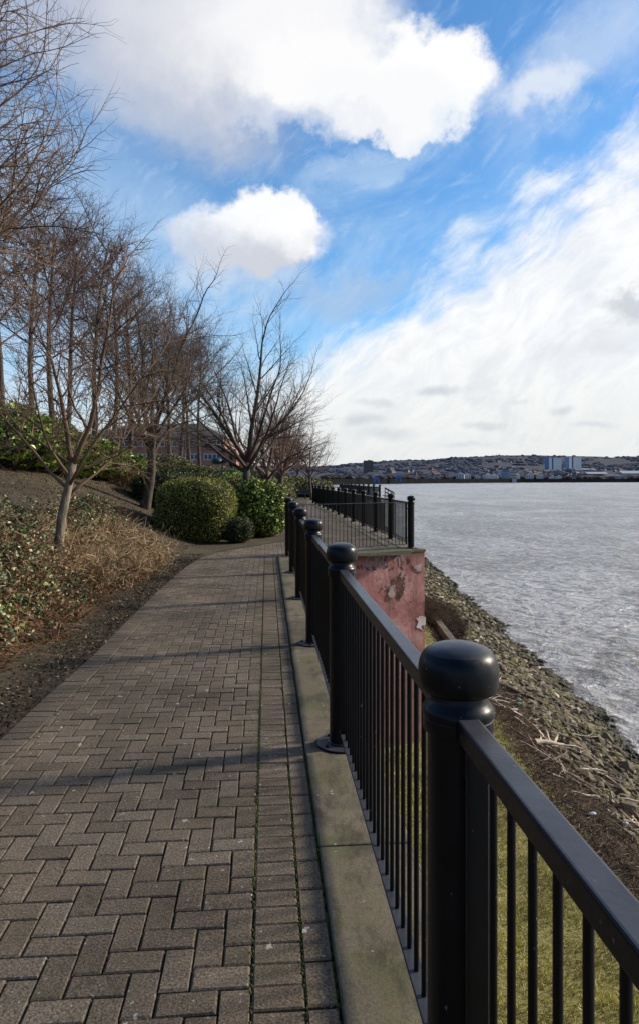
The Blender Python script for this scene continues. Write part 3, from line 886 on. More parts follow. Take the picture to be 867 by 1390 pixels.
# brown dead scrub and twig litter
mb = MB()
for i in range(15000):
    Y = 9 + 26 * R() ** 1.4; X = random.gauss(5.15 + .02 * max(0, Y - 14), .62)
    if X > 7.2 or X < 3.9: continue
    z = fore_z(X, Y)
    a = U(0, 6.28); l = U(.06, .28); t = U(0, .6) ** 1.3
    p0 = Vector((X, Y, z + U(0, .05))); p2 = p0 + Vector((cos(a) * l * cos(t), sin(a) * l * cos(t), l * sin(t)))
    pm = (p0 + p2) / 2 + Vector((U(-.02, .02), U(-.02, .02), U(0, .03)))
    mb.tube([p0, pm, p2], [U(.002, .006)] * 3, 3, False)
mb.build('twig_litter', leafy('bank_stems', [(0, (.05, .033, .02)), (.5, (.14, .095, .06)), (.9, (.30, .23, .15)), (1, (.5, .42, .3))], .9, .2), kind='stuff', label='mat of brown dead stems and twigs between the grass and the rocks', category='twig litter')
mb = MB()
for i in range(9000):
    Y = 9 + 22 * R() ** 1.3; X = random.gauss(4.95, .5)
    leaf_quad(mb, (X, Y, fore_z(X, Y) + U(.0, .06)), U(.03, .07), .3, .5, False)
mb.build('dead_leaf_litter', leafy('rusty_litter', [(0, (.035, .022, .014)), (.5, (.10, .065, .037)), (.85, (.19, .13, .065)), (1, (.40, .33, .22))], .9, .2), kind='stuff', label='rust brown dead foliage covering the bank below the grass', category='dead foliage')

def drift(X, Y, l, r, m, forks=2, ang=None, lab=''):
    g = MB(); a = ang if ang is not None else U(0, 6.28)
    n = 6; pts = []; p = Vector((0, 0, 0)); d = Vector((cos(a), sin(a), U(-.05, .15)))
    mainp = []
    for k in range(n + 1):
        mainp.append(p.copy()); p = p + d * l / n; d = (d + Vector((U(-.25, .25), U(-.25, .25), U(-.1, .1)))).normalized()
    g.tube(mainp, [r * (1 - .55 * k / n) * U(.85, 1.15) for k in range(n + 1)], 7)
    for f in range(forks):
        k = random.randint(1, n - 2); b = a + random.choice((-1, 1)) * U(.5, 1.2); q = mainp[k].copy(); ps = [q.copy()]
        e = Vector((cos(b), sin(b), U(0, .6)))
        for _ in range(3): q = q + e * l * U(.1, .17); e = (e + Vector((U(-.3, .3), U(-.3, .3), U(-.2, .2)))).normalized(); ps.append(q.copy())
        g.tube(ps, [r * .55, r * .45, r * .35, r * .15], 5)
    # rest on the slope
    x0, y0 = X, Y
    slope = []
    for i_, v in enumerate(g.v):
        g.v[i_] = (v[0], v[1], v[2] + fore_z(X + v[0], Y + v[1]) - fore_z(X, Y))
    o = g.build('driftwood_branch', m, None, True, radians(60)); o.location = (X, Y, fore_z(X, Y) + r + .02)
    o['category'] = 'driftwood'; o['label'] = lab
    return o
o = drift(5.35, 16.5, .95, .07, M_DRIFT, 3, .5, 'thick pale driftwood stump beside the rail, largest of the pale pieces')
o = drift(6.30, 14.2, 1.0, .035, M_DRIFT, 0, 1.45, 'straight pale driftwood stick standing out of the tangle at right')
o = drift(6.1, 21.6, 1.2, .09, M_DRIFTD, 1, -.6, 'dark wet driftwood log just right of the big post cap')
o = drift(9.0, 27.5, 2.0, .05, M_DRIFT, 2, .9, 'pale forked branch lying at the water edge')
for i in range(105):
    c = random.choice([(6.35, 14.2, .35, .7), (6.5, 13.2, .3, .6), (6.0, 17.0, .4, .9), (5.6, 19.5, .4, 1.2), (5.9, 15.5, .4, .8), (5.4, 21.5, .4, 1.5), (7.4, 16.5, .8, 3)])
    drift(random.gauss(c[0], c[2]), random.gauss(c[1], c[3]), U(.4, 1.25), U(.012, .034), M_DRIFT if R() < .6 else M_DRIFTD, random.randint(0, 3), None,
          'weathered driftwood branch in the tangle on the river bank')['group'] = 'driftwood branches in the tangle'
def litter(X, Y, m, lab, s=.09):
    g = MB(); vs, fs = SHAPES[random.randint(0, 8)]
    g.add([(v[0] * s, v[1] * s, v[2] * s * .6) for v in vs], fs); o = g.build('litter', m); o.location = (X, Y, fore_z(X, Y) + .1); o['category'] = 'litter'; o['label'] = lab
litter(6.0, 20.0, M_PLASTICG, 'green plastic scrap on the bank right of the post cap', .10)
litter(5.6, 19.0, M_PLASTIC, 'white plastic scrap in the brown scrub by the post collar', .10)
litter(5.35, 13.0, M_PLASTIC, 'white plastic bottle scrap beside the near handrail', .08)
litter(6.05, 13.1, M_PLASTIC, 'pale plastic scrap under the driftwood at right', .07)
# concrete edging beyond the red wall
mb = MB(); prism(mb, [(4.85, 22), (5.1, 22), (5.3, 34), (5.05, 34)], -5.2, -4.42)
mb.build('concrete_edging', M_COPE, kind='structure')

# ------------------------------------------------------------------ trees
class Tree:
    def __init__(s, seed, **k):
        s.rng = random.Random(seed); s.trunk = MB(); s.crown = MB(); s.k = k
    def grow(s, p, d, l, r, lev, mb=None):
        k = s.k; rg = s.rng; mx = k.get('levels', 4)
        nseg = [7, 7, 6, 4, 3, 2][lev]; wob = k['wob'][lev]; trop = k['trop'][lev]
        pts = [p.copy()]; rads = [r]; seg = l / nseg; dirs = [d.copy()]
        rend = r * (k['taper'][lev])
        for i in range(nseg):
            d = (d + Vector((rg.gauss(0, wob), rg.gauss(0, wob), rg.gauss(0, wob) + trop))).normalized()
            p = p + d * seg; pts.append(p.copy()); dirs.append(d.copy()); rads.append(r + (rend - r) * (i + 1) / nseg)
        n = [10, 7, 5, 4, 3, 3][lev]
        (s.trunk if lev == 0 else s.crown).tube(pts, rads, n, lev < 2)
        if lev >= mx: return
        nc = k['n'][lev]; st = k['start'][lev]
        for c in range(nc):
            t = st + (1 - st) * (c + rg.random() * .8) / nc
            t = min(t, .995); f = t * nseg; i = int(f); fr = f - i
            q = pts[i].lerp(pts[i + 1], fr); rr = rads[i] + (rads[i + 1] - rads[i]) * fr; dd = dirs[i + 1]
            ang = radians(rg.uniform(*k['ang'][lev])); az = rg.uniform(0, 2 * pi) if lev else (c * 2.4 + rg.uniform(-.4, .4))
            a = dd.orthogonal().normalized(); b = dd.cross(a)
            nd = (dd * cos(ang) + (a * cos(az) + b * sin(az)) * sin(ang)).normalized()
            ll = l * rg.uniform(*k['len'][lev]) * (1.0 - k['fall'][lev] * (t - st) / (1 - st + 1e-6))
            s.grow(q, nd, ll, min(rr * .85, max(rr * k['rr'][lev], k['rmin'][lev])), lev + 1)
        # leader runs on
        if lev == 0 and k.get('lead', 1):
            for sgn in (-1, 1):
                nd = (dirs[-1] + Vector((sgn * rg.uniform(.15, .4), rg.uniform(-.3, .3), 0))).normalized()
                s.grow(pts[-1] - dirs[-1] * rend, nd, l * rg.uniform(*k['len'][0]), rend * .8, 1)
        if lev and lev < mx: s.grow(pts[-1], dirs[-1], l * .45, rend, min(lev + 1, mx))
base = dict(levels=4, wob=(.05, .10, .13, .16, .18), trop=(.02, .05, .04, .03, .03), taper=(.7, .35, .35, .4, .5), n=(6, 6, 6, 5, 0), start=(.55, .25, .2, .2, 0),
            ang=((35, 62), (30, 60), (30, 65), (30, 65), (0, 0)), len=((.9, 1.25), (.45, .7), (.42, .68), (.4, .7), (1, 1)), fall=(.2, .45, .4, .3, 0), rr=(.55, .5, .5, .55, .5), rmin=(.02, .011, .006, .0036, .003))
def K(**k): d = dict(base); d.update(k); return d
def make_tree(name, seed, h_trunk, r, lean, params, loc, label, mt, mc, group=None):
    t = Tree(seed, **params)
    t.grow(Vector((0, 0, -.15)), Vector(lean).normalized(), h_trunk, r, 0)
    root = empty(name, loc, label, 'tree', group)
    # root flare
    t.trunk.lathe([(r * 1.5, -.2), (r * 1.25, -.05), (r * 1.02, .14), (r * .96, .3)], 10)
    t.trunk.build('trunk', mt, root, True); t.crown.build('crown', mc, root, True)
    return root

# T1 : the near tree in the shrub bed
X, Y = -3.62, 9.0
make_tree('bare_tree', 11, 1.75, .072, (.22, 0, 1), K(n=(7, 8, 7, 6, 0), rmin=(.02, .012, .007, .0045, .0038), len=((1.0, 1.5), (.4, .62), (.42, .68), (.4, .7), (1, 1)), ang=((38, 72), (30, 60), (30, 65), (30, 65), (0, 0)), trop=(.0, .045, .03, .03, .03), start=(.72, .25, .15, .15, 0), rr=(.42, .5, .5, .55, .5)),
          (X, Y, ground_z(X, Y)), 'near bare tree with lit pale trunk rising from the shrub bed at left', M_BARK, M_TWIG)
# T0 : stands left of the picture, limbs reach in
X, Y = -4.95, 7.0
make_tree('bare_tree', 29, 2.5, .12, (.02, .1, 1), K(n=(14, 10, 8, 7, 0), len=((1.2, 1.6), (.42, .62), (.42, .68), (.4, .7), (1, 1)), ang=((30, 68), (32, 62), (30, 65), (30, 65), (0, 0)), trop=(.0, .06, .03, .03, .03), start=(.7, .2, .12, .1, 0), rr=(.45, .5, .5, .55, .5), rmin=(.02, .012, .007, .0048, .004)),
          (X, Y, ground_z(X, Y)), 'bare tree whose limbs reach in over the left edge of the photo', M_BARKD, M_TWIG).scale = (1.05, 1.05, 1.05)
# T2
X, Y = -5.0, 19.0
make_tree('bare_tree', 33, 2.3, .14, (.26, 0, 1), K(n=(8, 8, 7, 5, 0), len=((1.1, 1.6), (.45, .65), (.42, .68), (.4, .7), (1, 1)), ang=((18, 45), (30, 60), (30, 65), (30, 65), (0, 0)), trop=(-.02, .08, .05, .03, .03), start=(.7, .25, .15, .15, 0)),
          (X, Y, ground_z(X, Y) - .05), 'bare tree with leaning trunk beside the dark hedge, left of the clipped bush', M_BARKD, M_TWIGG)
# T3 open vase
X, Y = -2.65, 24.0
make_tree('bare_tree', 48, 2.5, .17, (.06, 0, 1), K(n=(10, 8, 6, 5, 0), len=((1.3, 1.85), (.40, .62), (.4, .6), (.4, .7), (1, 1)), ang=((32, 78), (24, 52), (25, 50), (25, 55), (0, 0)), trop=(.0, .028, .03, .03, .02), wob=(.04, .06, .08, .12, .15), start=(.78, .25, .2, .2, 0)),
          (X, Y, 0.0), 'spreading bare tree with open vase crown behind the glossy round bush', M_BARKD, M_TWIGG)
X, Y = -2.3, 30.0
tb = make_tree('bare_tree', 53, 2.2, .14, (0.05, 0, 1), K(n=(7, 7, 6, 5, 0), len=((1.1, 1.6), (.42, .65), (.42, .6), (.4, .7), (1, 1)), ang=((30, 65), (30, 55), (30, 60), (30, 60), (0, 0)), start=(.7, .25, .15, .15, 0)),
          (X, Y, 0.0), 'smaller bare tree directly behind the open vase tree', M_BARKD, M_TWIGR)
def tcopy(src, loc, rz, s, label, group=None):
    c = copy_tree(src); c.location = loc; c.rotation_euler.z = rz; c.scale = (s, s, s); c['label'] = label
    if group: c['group'] = group
    return c
tcopy(tb, (-2.3, 38, 0), 1.9, 1.1, 'reddish bare tree third along the hedge line beside the far path')
tcopy(tb, (-2.7, 45, 0), 3.6, 1.15, 'bare tree fourth along the hedge line, before the bench')
make_t5 = make_tree('bare_tree', 61, 2.4, .12, (.02, 0, 1), K(n=(7, 7, 6, 4, 0), len=((.95, 1.3), (.45, .65), (.42, .6), (.4, .7), (1, 1)), ang=((28, 55), (30, 55), (30, 60), (30, 60), (0, 0)), start=(.7, .2, .15, .15, 0)),
          (-.62, 51.5, 0), 'small dark bare tree standing alone above the far railing', M_BARKD, M_TWIGG)
tcopy(make_t5, (-3.4, 57, 0), 2.2, 1.1, 'bare tree behind the bench at the far end of the path')
tcopy(make_t5, (-2.2, 66, 0), 4.2, 1.25, 'farthest bare tree beside the path, behind the bench')
# crest trees
tall = K(levels=4, lead=0, n=(13, 7, 6, 5, 0), start=(.44, .15, .15, .15, 0), ang=((40, 75), (30, 55), (30, 60), (30, 60), (0, 0)), len=((.30, .48), (.42, .65), (.42, .66), (.45, .7), (1, 1)), fall=(.45, .4, .4, .3, 0),
         taper=(.25, .3, .35, .4, .5), trop=(.02, .06, .04, .03, .03), wob=(.045, .08, .12, .15, .18), rr=(.42, .5, .5, .55, .5), rmin=(.03, .014, .008, .0055, .005))
crest = [(43, 20, 9.0, 0), (75, 21.5, 9.5, 1), (91, 23, 9.2, 2), (127, 24, 10, 0), (153, 26.5, 10, 1), (176, 29, 9.6, 2), (232, 33, 9.8, 0), (244, 36, 10, 1), (258, 38, 9.6, 2), (272, 42, 10.4, 1), (5, 18.5, 8.6, 2)]
cl_lab = ['bare crest tree with trunk nearest the left edge above the laurel', 'thin bare crest tree second along the bank top', 'bare crest tree close behind the second crest trunk', 'bare crest tree above the laurel hedge, straight dark trunk',
          'bare crest tree in front of the left end of the office roof', 'bare crest tree left of the leaning trunk, against the office', 'bare crest tree before the office windows, first right of the leaning trunk',
          'bare crest tree before the office windows, second right of the leaning trunk', 'bare crest tree before the office windows, third right of the leaning trunk', 'bare crest tree before the office windows, rightmost of its row',
          'bare crest tree at the extreme left edge of the photo']
protos = {}
for i, (px, Y, h, kind) in enumerate(crest):
    X = (px - 433.5) / FPX * Y
    loc = (X, Y, ground_z(X, Y) - .1)
    if kind not in protos:
        protos[kind] = make_tree('tall_bare_tree', 100 + kind, 7.6, .115, (U(-.03, .03), 0, 1), tall, loc, cl_lab[i], M_BARKD, (M_TWIGR, M_TWIGG, M_TWIGR)[kind], 'trees along the top of the bank')
        protos[kind].scale = (h / 9.6,) * 3
    else:
        tcopy(protos[kind], loc, U(0, 6.28), h / 9.6 * U(.95, 1.05), cl_lab[i], 'trees along the top of the bank')

# ------------------------------------------------------------------ shrubs
def blob_shrub(name, c, size, nleaf, ls, m, label, cat='shrub', sq=3.0, rough=.06, group=None, rz=0, zfun=None, core=True):
    "clipped shrub: leaves through the skin of a rounded block, standing on its base"
    root = empty(name, c, label, cat, group, rz)
    hx, hy, hz = size[0] / 2, size[1] / 2, size[2] / 2
    off = U(0, 90)
    def surf(d):
        e = sq; k = (abs(d.x) ** e + abs(d.y) ** e + abs(d.z) ** e) ** (-1 / e)
        p = d * k
        w = 1 + rough * 2 * mnoise.noise(p * 1.6 + Vector((off, 0, 0))) + rough * mnoise.noise(p * 5 + Vector((0, off, 0)))
        return Vector((p.x * hx * w, p.y * hy * w, hz + p.z * hz * w))
    mb = MB()
    for i in range(nleaf):
        d = Vector((random.gauss(0, 1), random.gauss(0, 1), random.gauss(0, 1))).normalized()
        if d.y > .55 and R() < .6: d.y = -d.y
        p = surf(d); ins = 1 - abs(random.gauss(0, .045))
        if R() < .04: ins = U(1.01, 1.05)
        p = Vector((p.x * ins, p.y * ins, hz + (p.z - hz) * ins))
        if p.z < .02: continue
        if rough > .05 and mnoise.noise(p * 4.5 + Vector((off, off, 0))) < -.26 and R() < .8: p = Vector((p.x * .93, p.y * .93, hz + (p.z - hz) * .93))
        leaf_quad(mb, p, ls * U(.6, 1.35), .35, .6)
    mb.build('foliage', m, root)
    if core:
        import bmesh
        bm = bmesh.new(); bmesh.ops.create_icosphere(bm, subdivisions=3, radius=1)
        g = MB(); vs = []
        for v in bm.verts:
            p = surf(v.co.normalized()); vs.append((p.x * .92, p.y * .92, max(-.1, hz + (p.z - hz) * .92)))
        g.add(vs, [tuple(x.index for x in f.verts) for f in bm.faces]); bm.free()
        g.build('shade_core', M_CORE, root, True)  # solid near-black filler, the shade inside the bush as a colour
    return root
def gz(X, Y, k=0): return ground_z(X, Y) - k
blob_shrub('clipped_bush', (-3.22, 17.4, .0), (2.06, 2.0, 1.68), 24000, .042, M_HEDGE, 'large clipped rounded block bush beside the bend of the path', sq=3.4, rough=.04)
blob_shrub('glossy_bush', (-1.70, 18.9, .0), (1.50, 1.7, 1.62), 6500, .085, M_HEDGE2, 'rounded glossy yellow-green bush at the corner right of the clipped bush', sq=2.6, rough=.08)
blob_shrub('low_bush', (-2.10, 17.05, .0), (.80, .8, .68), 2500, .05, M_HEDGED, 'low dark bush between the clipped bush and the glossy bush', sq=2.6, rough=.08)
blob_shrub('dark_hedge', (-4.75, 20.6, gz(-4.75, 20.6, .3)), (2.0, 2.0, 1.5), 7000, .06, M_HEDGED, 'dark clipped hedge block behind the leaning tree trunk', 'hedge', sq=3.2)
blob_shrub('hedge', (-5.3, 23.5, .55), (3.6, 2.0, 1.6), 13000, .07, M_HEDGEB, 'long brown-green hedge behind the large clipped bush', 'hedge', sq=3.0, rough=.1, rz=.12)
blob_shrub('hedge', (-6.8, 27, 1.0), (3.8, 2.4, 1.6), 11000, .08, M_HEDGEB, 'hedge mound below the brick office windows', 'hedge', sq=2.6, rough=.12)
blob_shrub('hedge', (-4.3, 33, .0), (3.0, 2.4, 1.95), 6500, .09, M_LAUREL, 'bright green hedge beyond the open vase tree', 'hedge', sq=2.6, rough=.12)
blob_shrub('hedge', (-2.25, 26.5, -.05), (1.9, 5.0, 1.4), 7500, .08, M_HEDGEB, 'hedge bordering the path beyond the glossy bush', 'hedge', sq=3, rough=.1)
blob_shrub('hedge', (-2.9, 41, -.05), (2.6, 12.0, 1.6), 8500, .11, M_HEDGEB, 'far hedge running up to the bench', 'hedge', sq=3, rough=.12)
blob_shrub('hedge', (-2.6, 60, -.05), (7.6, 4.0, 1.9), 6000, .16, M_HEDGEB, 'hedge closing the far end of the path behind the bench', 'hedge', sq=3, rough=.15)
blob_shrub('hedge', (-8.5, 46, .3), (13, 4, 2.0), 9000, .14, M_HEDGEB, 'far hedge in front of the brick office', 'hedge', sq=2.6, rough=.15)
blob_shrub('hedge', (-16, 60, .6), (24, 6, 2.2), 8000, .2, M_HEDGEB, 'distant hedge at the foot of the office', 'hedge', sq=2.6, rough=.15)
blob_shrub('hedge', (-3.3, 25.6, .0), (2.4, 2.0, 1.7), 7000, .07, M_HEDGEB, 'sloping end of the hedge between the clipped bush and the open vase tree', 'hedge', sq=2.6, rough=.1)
# laurel along the top
for i, (px, Y, w, h, lab) in enumerate([(-10, 15.6, 3.2, 1.35, 'bright green laurel shrub at the far left of the bank top'), (42, 17.3, 2.6, 1.3, 'bright green laurel shrub second from left on the bank top'),
                                        (86, 18.8, 2.5, 1.25, 'bright green laurel shrub behind the near tree fork'), (120, 20.4, 2.5, 1.15, 'bright green laurel shrub fourth from left on the bank top'), (150, 22, 2.2, .95, 'bright green laurel shrub at the right end of the laurel row')]):
    X = (px - 433.5) / FPX * Y
    blob_shrub('laurel_shrub', (X, Y, gz(X, Y, .1)), (w, 2.0, h), 3600, .13, M_LAUREL, lab, sq=2.3, rough=.16, rz=.5)
def twig_shrub(name, c, rx, ry, h, n, m, label, rr=.004, zf=None, droop=.0, leafm=None, nl=0, group=None):
    root = empty(name, c, label, 'shrub', group)
    mb = MB()
    for i in range(n):
        a = U(0, 6.28); q = sqrt(R()); bx, by = cos(a) * q * rx * .8, sin(a) * q * ry * .8
        gz0 = (zf(c[0] + bx, c[1] + by) - c[2]) if zf else 0
        p = Vector((bx, by, gz0)); d = Vector((cos(a) * q * .6 + U(-.7, .7), sin(a) * q * .6 + U(-.7, .7), 1)).normalized()
        top = h * (1 - .5 * q * q) * U(.6, 1.1); l = top * 1.15; pts = [p.copy()]
        for k in range(5):
            d = (d + Vector((random.gauss(0, .42), random.gauss(0, .42), random.gauss(0, .2)))).normalized(); p = p + d * l / 5
            if p.z - gz0 > top: p.z = gz0 + top; d.z = -abs(d.z) * .3
            pts.append(p.copy())
        r0 = rr * U(.7, 1.7)
        mb.tube(pts, [r0, r0 * .9, r0 * .8, r0 * .65, r0 * .5, r0 * .3], 3, False)
        for f in range(5):
            s_ = pts[random.randint(2, 5)]; e = Vector((U(-1, 1), U(-1, 1), U(-.35, .8))).normalized()
            l2 = l * U(.12, .34); mid = s_ + e * l2 * .5 + Vector((U(-.03, .03), U(-.03, .03), U(-.03, .03)))
            mb.tube([s_, mid, s_ + e * l2], [r0 * .6, r0 * .5, r0 * .3], 3, False)
    mb.build('stems', m, root)
    if nl:
        g = MB()
        for i in range(nl):
            a = U(0, 6.28); q = sqrt(R()); x, y = cos(a) * q * rx, sin(a) * q * ry
            z = (zf(c[0] + x, c[1] + y) - c[2] if zf else 0) + h * (1 - .5 * q * q) * U(.2, 1.0)
            leaf_quad(g, (x, y, z), U(.03, .06), .4)
        g.build('foliage', leafm, root)
    return root
# pale dry shrubs behind the ivy
spots = [(-3.95, 7.9, .85, .95, .72, 'dry pale-stemmed shrub at the left edge behind the ivy'), (-3.72, 9.5, .8, .8, .76, 'dry pale-stemmed shrub wrapped round the foot of the near tree'),
         (-3.55, 10.8, .85, .8, .74, 'dry pale-stemmed shrub right of the near tree trunk'), (-3.55, 12.1, .8, .8, .70, 'dry pale-stemmed shrub at the right end of the bed'),
         (-3.95, 11.6, .6, .7, .5, 'dry pale-stemmed shrub at the back of the bed')]
for i, (X, Y, rx, ry, h, lab) in enumerate(spots):
    twig_shrub('dry_shrub', (X, Y, ground_z(X, Y)), rx * 1.1, ry * 1.05, h * 1.12, 620, M_STEMP if i else M_STEM, lab, .0042, ground_z, leafm=M_IVY, nl=620)
X, Y = -7.0, 21.3
twig_shrub('dry_shrub', (X, Y, ground_z(X, Y)), 1.1, .9, 1.0, 350, M_STEM, 'brown dead shrub below the right end of the laurel row', .007, ground_z)
X, Y = 5.45, 30.5
r_ = twig_shrub('dead_scrub', (X, Y, fore_z(X, Y)), 1.1, 3.4, 1.0, 2600, M_SCRUB, 'brown dead scrub beside the red wall corner above the rocks', .006, fore_z)

# ivy bed: leaves over a low mound
def bed_front(Y):    # X of the front edge
    t = [(2.5, -2.75), (4.5, -2.8), (5.8, -2.8), (6.5, -2.7), (9, -2.98), (11.4, -2.98), (13, -3.15), (14, -3.6)]
    for (a, xa), (b, xb) in zip(t, t[1:]):
        if Y <= b: return xa + (xb - xa) * max(0, (Y - a) / (b - a)) + .16 * nz(0, Y, 2.3, 4)
    return t[-1][1]
def bed_h(X, Y):
    d = bed_front(Y) - X
    if d < 0: return 0
    return min(.55, .06 + .85 * d) * (1 + .45 * nz(X, Y, 1.7, 9)) + .05 * nz(X, Y, 5, 2)
mbl, mbs, mbr = MB(), MB(), MB()
for i in range(40000):
    Y = 3.0 + 10.6 * R() ** .9; d = 1.75 * R() ** 1.15; X = bed_front(Y) - d
    if d < .25 and R() < .35: continue
    den = nz(X, Y, 1.3, 12)
    if den < -.12 and R() < .75: continue
    z = ground_z(X, Y) + bed_h(X, Y) * U(.35, 1.12)
    nrm = Vector((U(-.7, 1.0), U(-1.0, .5), U(.15, 1.2)))
    if Y < 9.5: ivy_leaf(mbl, (X, Y, z), U(.028, .062), nrm)
    else: leaf_quad(mbl, (X, Y, z), U(.035, .065), .5, .7)
mbl.build('ivy_cover', M_IVY, kind='stuff', label='ivy and bramble leaves, green cream and rust, covering the bed beside the path', category='ground cover')
for i in range(9500):
    Y = 2.8 + 11 * R() ** .9; d = 1.7 * R() ** 1.2; X = bed_front(Y) + .10 - d; z = ground_z(X, Y) + bed_h(X, Y) * U(0, .95) + .015
    a = U(0, 6.28); l = U(.10, .40); t = U(-.2, .9)
    p0 = Vector((X, Y, z)); e = Vector((cos(a) * cos(t), sin(a) * cos(t), sin(t) * .8)); pm = p0 + e * l * .5 + Vector((0, 0, U(-.02, .05))); p2 = p0 + e * l
    if p2.z < ground_z(p2.x, p2.y): p2.z = ground_z(p2.x, p2.y) + .01
    mbs.tube([p0, pm, p2], [U(.0016, .0038)] * 3, 3, False)
mbs.build('bramble_stems', leafy('rust_stems', [(0, (.08, .026, .013)), (.5, (.20, .085, .038)), (.85, (.34, .20, .10)), (1, (.52, .40, .26))], .8, .3), kind='stuff', label='tangle of rust coloured stems under the ivy', category='bramble stems')
# dark filler mound, shade under the ivy put into its colour
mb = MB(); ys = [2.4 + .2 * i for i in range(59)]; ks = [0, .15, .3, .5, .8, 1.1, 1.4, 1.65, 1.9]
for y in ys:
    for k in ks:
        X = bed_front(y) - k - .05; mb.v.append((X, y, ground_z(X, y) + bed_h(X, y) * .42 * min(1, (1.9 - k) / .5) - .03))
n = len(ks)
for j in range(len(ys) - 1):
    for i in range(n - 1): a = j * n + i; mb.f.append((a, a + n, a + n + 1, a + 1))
mb.build('bed_shade_mound', simple('bed_shade', (.03, .018, .011), (.06, .035, .02), 12, 1.0, .8, .05), smooth=True, kind='structure')
# litter on the soil
mb = MB()
for i in range(26000):
    if i < 9000: Y = 2.4 + 12 * R(); X = edge_x(Y) - abs(random.gauss(0, .35)) + .02 - (.0)
    else: Y = U(9, 26); X = bank_ref(Y) - U(.5, 6)
    z = ground_z(X, Y) + .012
    leaf_quad(mb, (X, Y, z), U(.012, .042) * (1 if i < 9000 else 1.6), 2.5, .6, False)
mb.build('leaf_litter', M_LITTER, kind='stuff', label='scattered dead leaves and bark chips on the bare soil', category='leaf litter')
mb = MB()
for i in range(90):
    Y = 2.4 + 12 * R(); X = U(edge_x(Y) + .1, fence_x(Y) - .3)
    g = U(.006, .016); leaf_quad(mb, (X, Y, .006), g, 6, .8, False)
mb.build('path_specks', M_FLAKEW, kind='stuff', label='pale specks of grit and leaf bits scattered on the brick path', category='grit')
# moss along the joint by the kerb course
mb = MB()
for i in range(6500):
    v = -1 + 15 * R() ; u = random.choice((U_STR0, U_SOL, U_STR1)) + random.gauss(0, .004)
    if nz(u * 3, v, .8, 3) < -.15 and R() < .7: continue
    p = FP(u, v); s = U(.003, .008)
    mb.add([(p.x - s, p.y - s, -.006), (p.x + s, p.y - s, -.006), (p.x + s, p.y + s, -.006), (p.x - s, p.y + s, -.006), (p.x, p.y, s * .6)], [(0, 1, 4), (1, 2, 4), (2, 3, 4), (3, 0, 4)])
mb.build('moss', M_MOSS, kind='stuff', label='green moss growing in the joints beside the kerb', category='moss')

# ------------------------------------------------------------------ bench, pole, jetty
b = empty('park_bench', (-1.15, 54, 0), 'grey-blue bench facing the path before the far hedge', 'bench')
g = MB(); g.box((0, 0, .43), (1.6, .42, .05)); bevelled(g.build('seat', M_BENCH, b), .01)
g = MB(); g.box((0, .22, .68), (1.6, .05, .34)); bevelled(g.build('backrest', M_BENCH, b), .01)
for s in (-.7, 0, .7):
    g = MB(); g.box((s, 0, .2), (.09, .4, .40)); g.build('leg', M_BENCH, b)
p = empty('sign_pole', at(302, 640, 40), 'thin dark pole with a teal panel in front of the office', 'sign')
p.location.z = .5
g = MB(); g.tube([(0, 0, 0), (0, 0, 3.6)], .045, 8); g.build('pole', M_BLACK, p)
g = MB()
g.lathe([(.02, 2.02), (.30, 2.08), (.36, 2.22), (.30, 2.36), (.05, 2.42)], 16, (-.32, 0, 0)); g.lathe([(.02, 2.10), (.16, 2.15), (.16, 2.3), (.03, 2.34)], 12, (.16, 0, 0))
g.build('panel', M_TEAL, p, True)
j = empty('timber_steps', (5.6, 58, -3.0), 'brown timber handrail of steps down to the water beyond the corner post', 'steps')
def jb(a, c, r, name):
    g = MB(); g.tube([a, c], r, 4); g.build(name, M_TIMBER, j)
jb((.1, 0, 3.85), (.85, -.4, 3.42), .085, 'handrail'); jb((.1, 0, 3.5), (.85, -.4, 3.1), .06, 'handrail')
for k in range(4): jb((.1 + .25 * k, -.13 * k, -1.6), (.1 + .25 * k, -.13 * k, 3.83 - .143 * k), .045, 'post')
for k in range(6): 
    g = MB(); g.box((.15 + .13 * k, .35 - .08 * k, 3.2 - .12 * k), (.4, .6, .05)); g.build('tread', M_TIMBER, j)

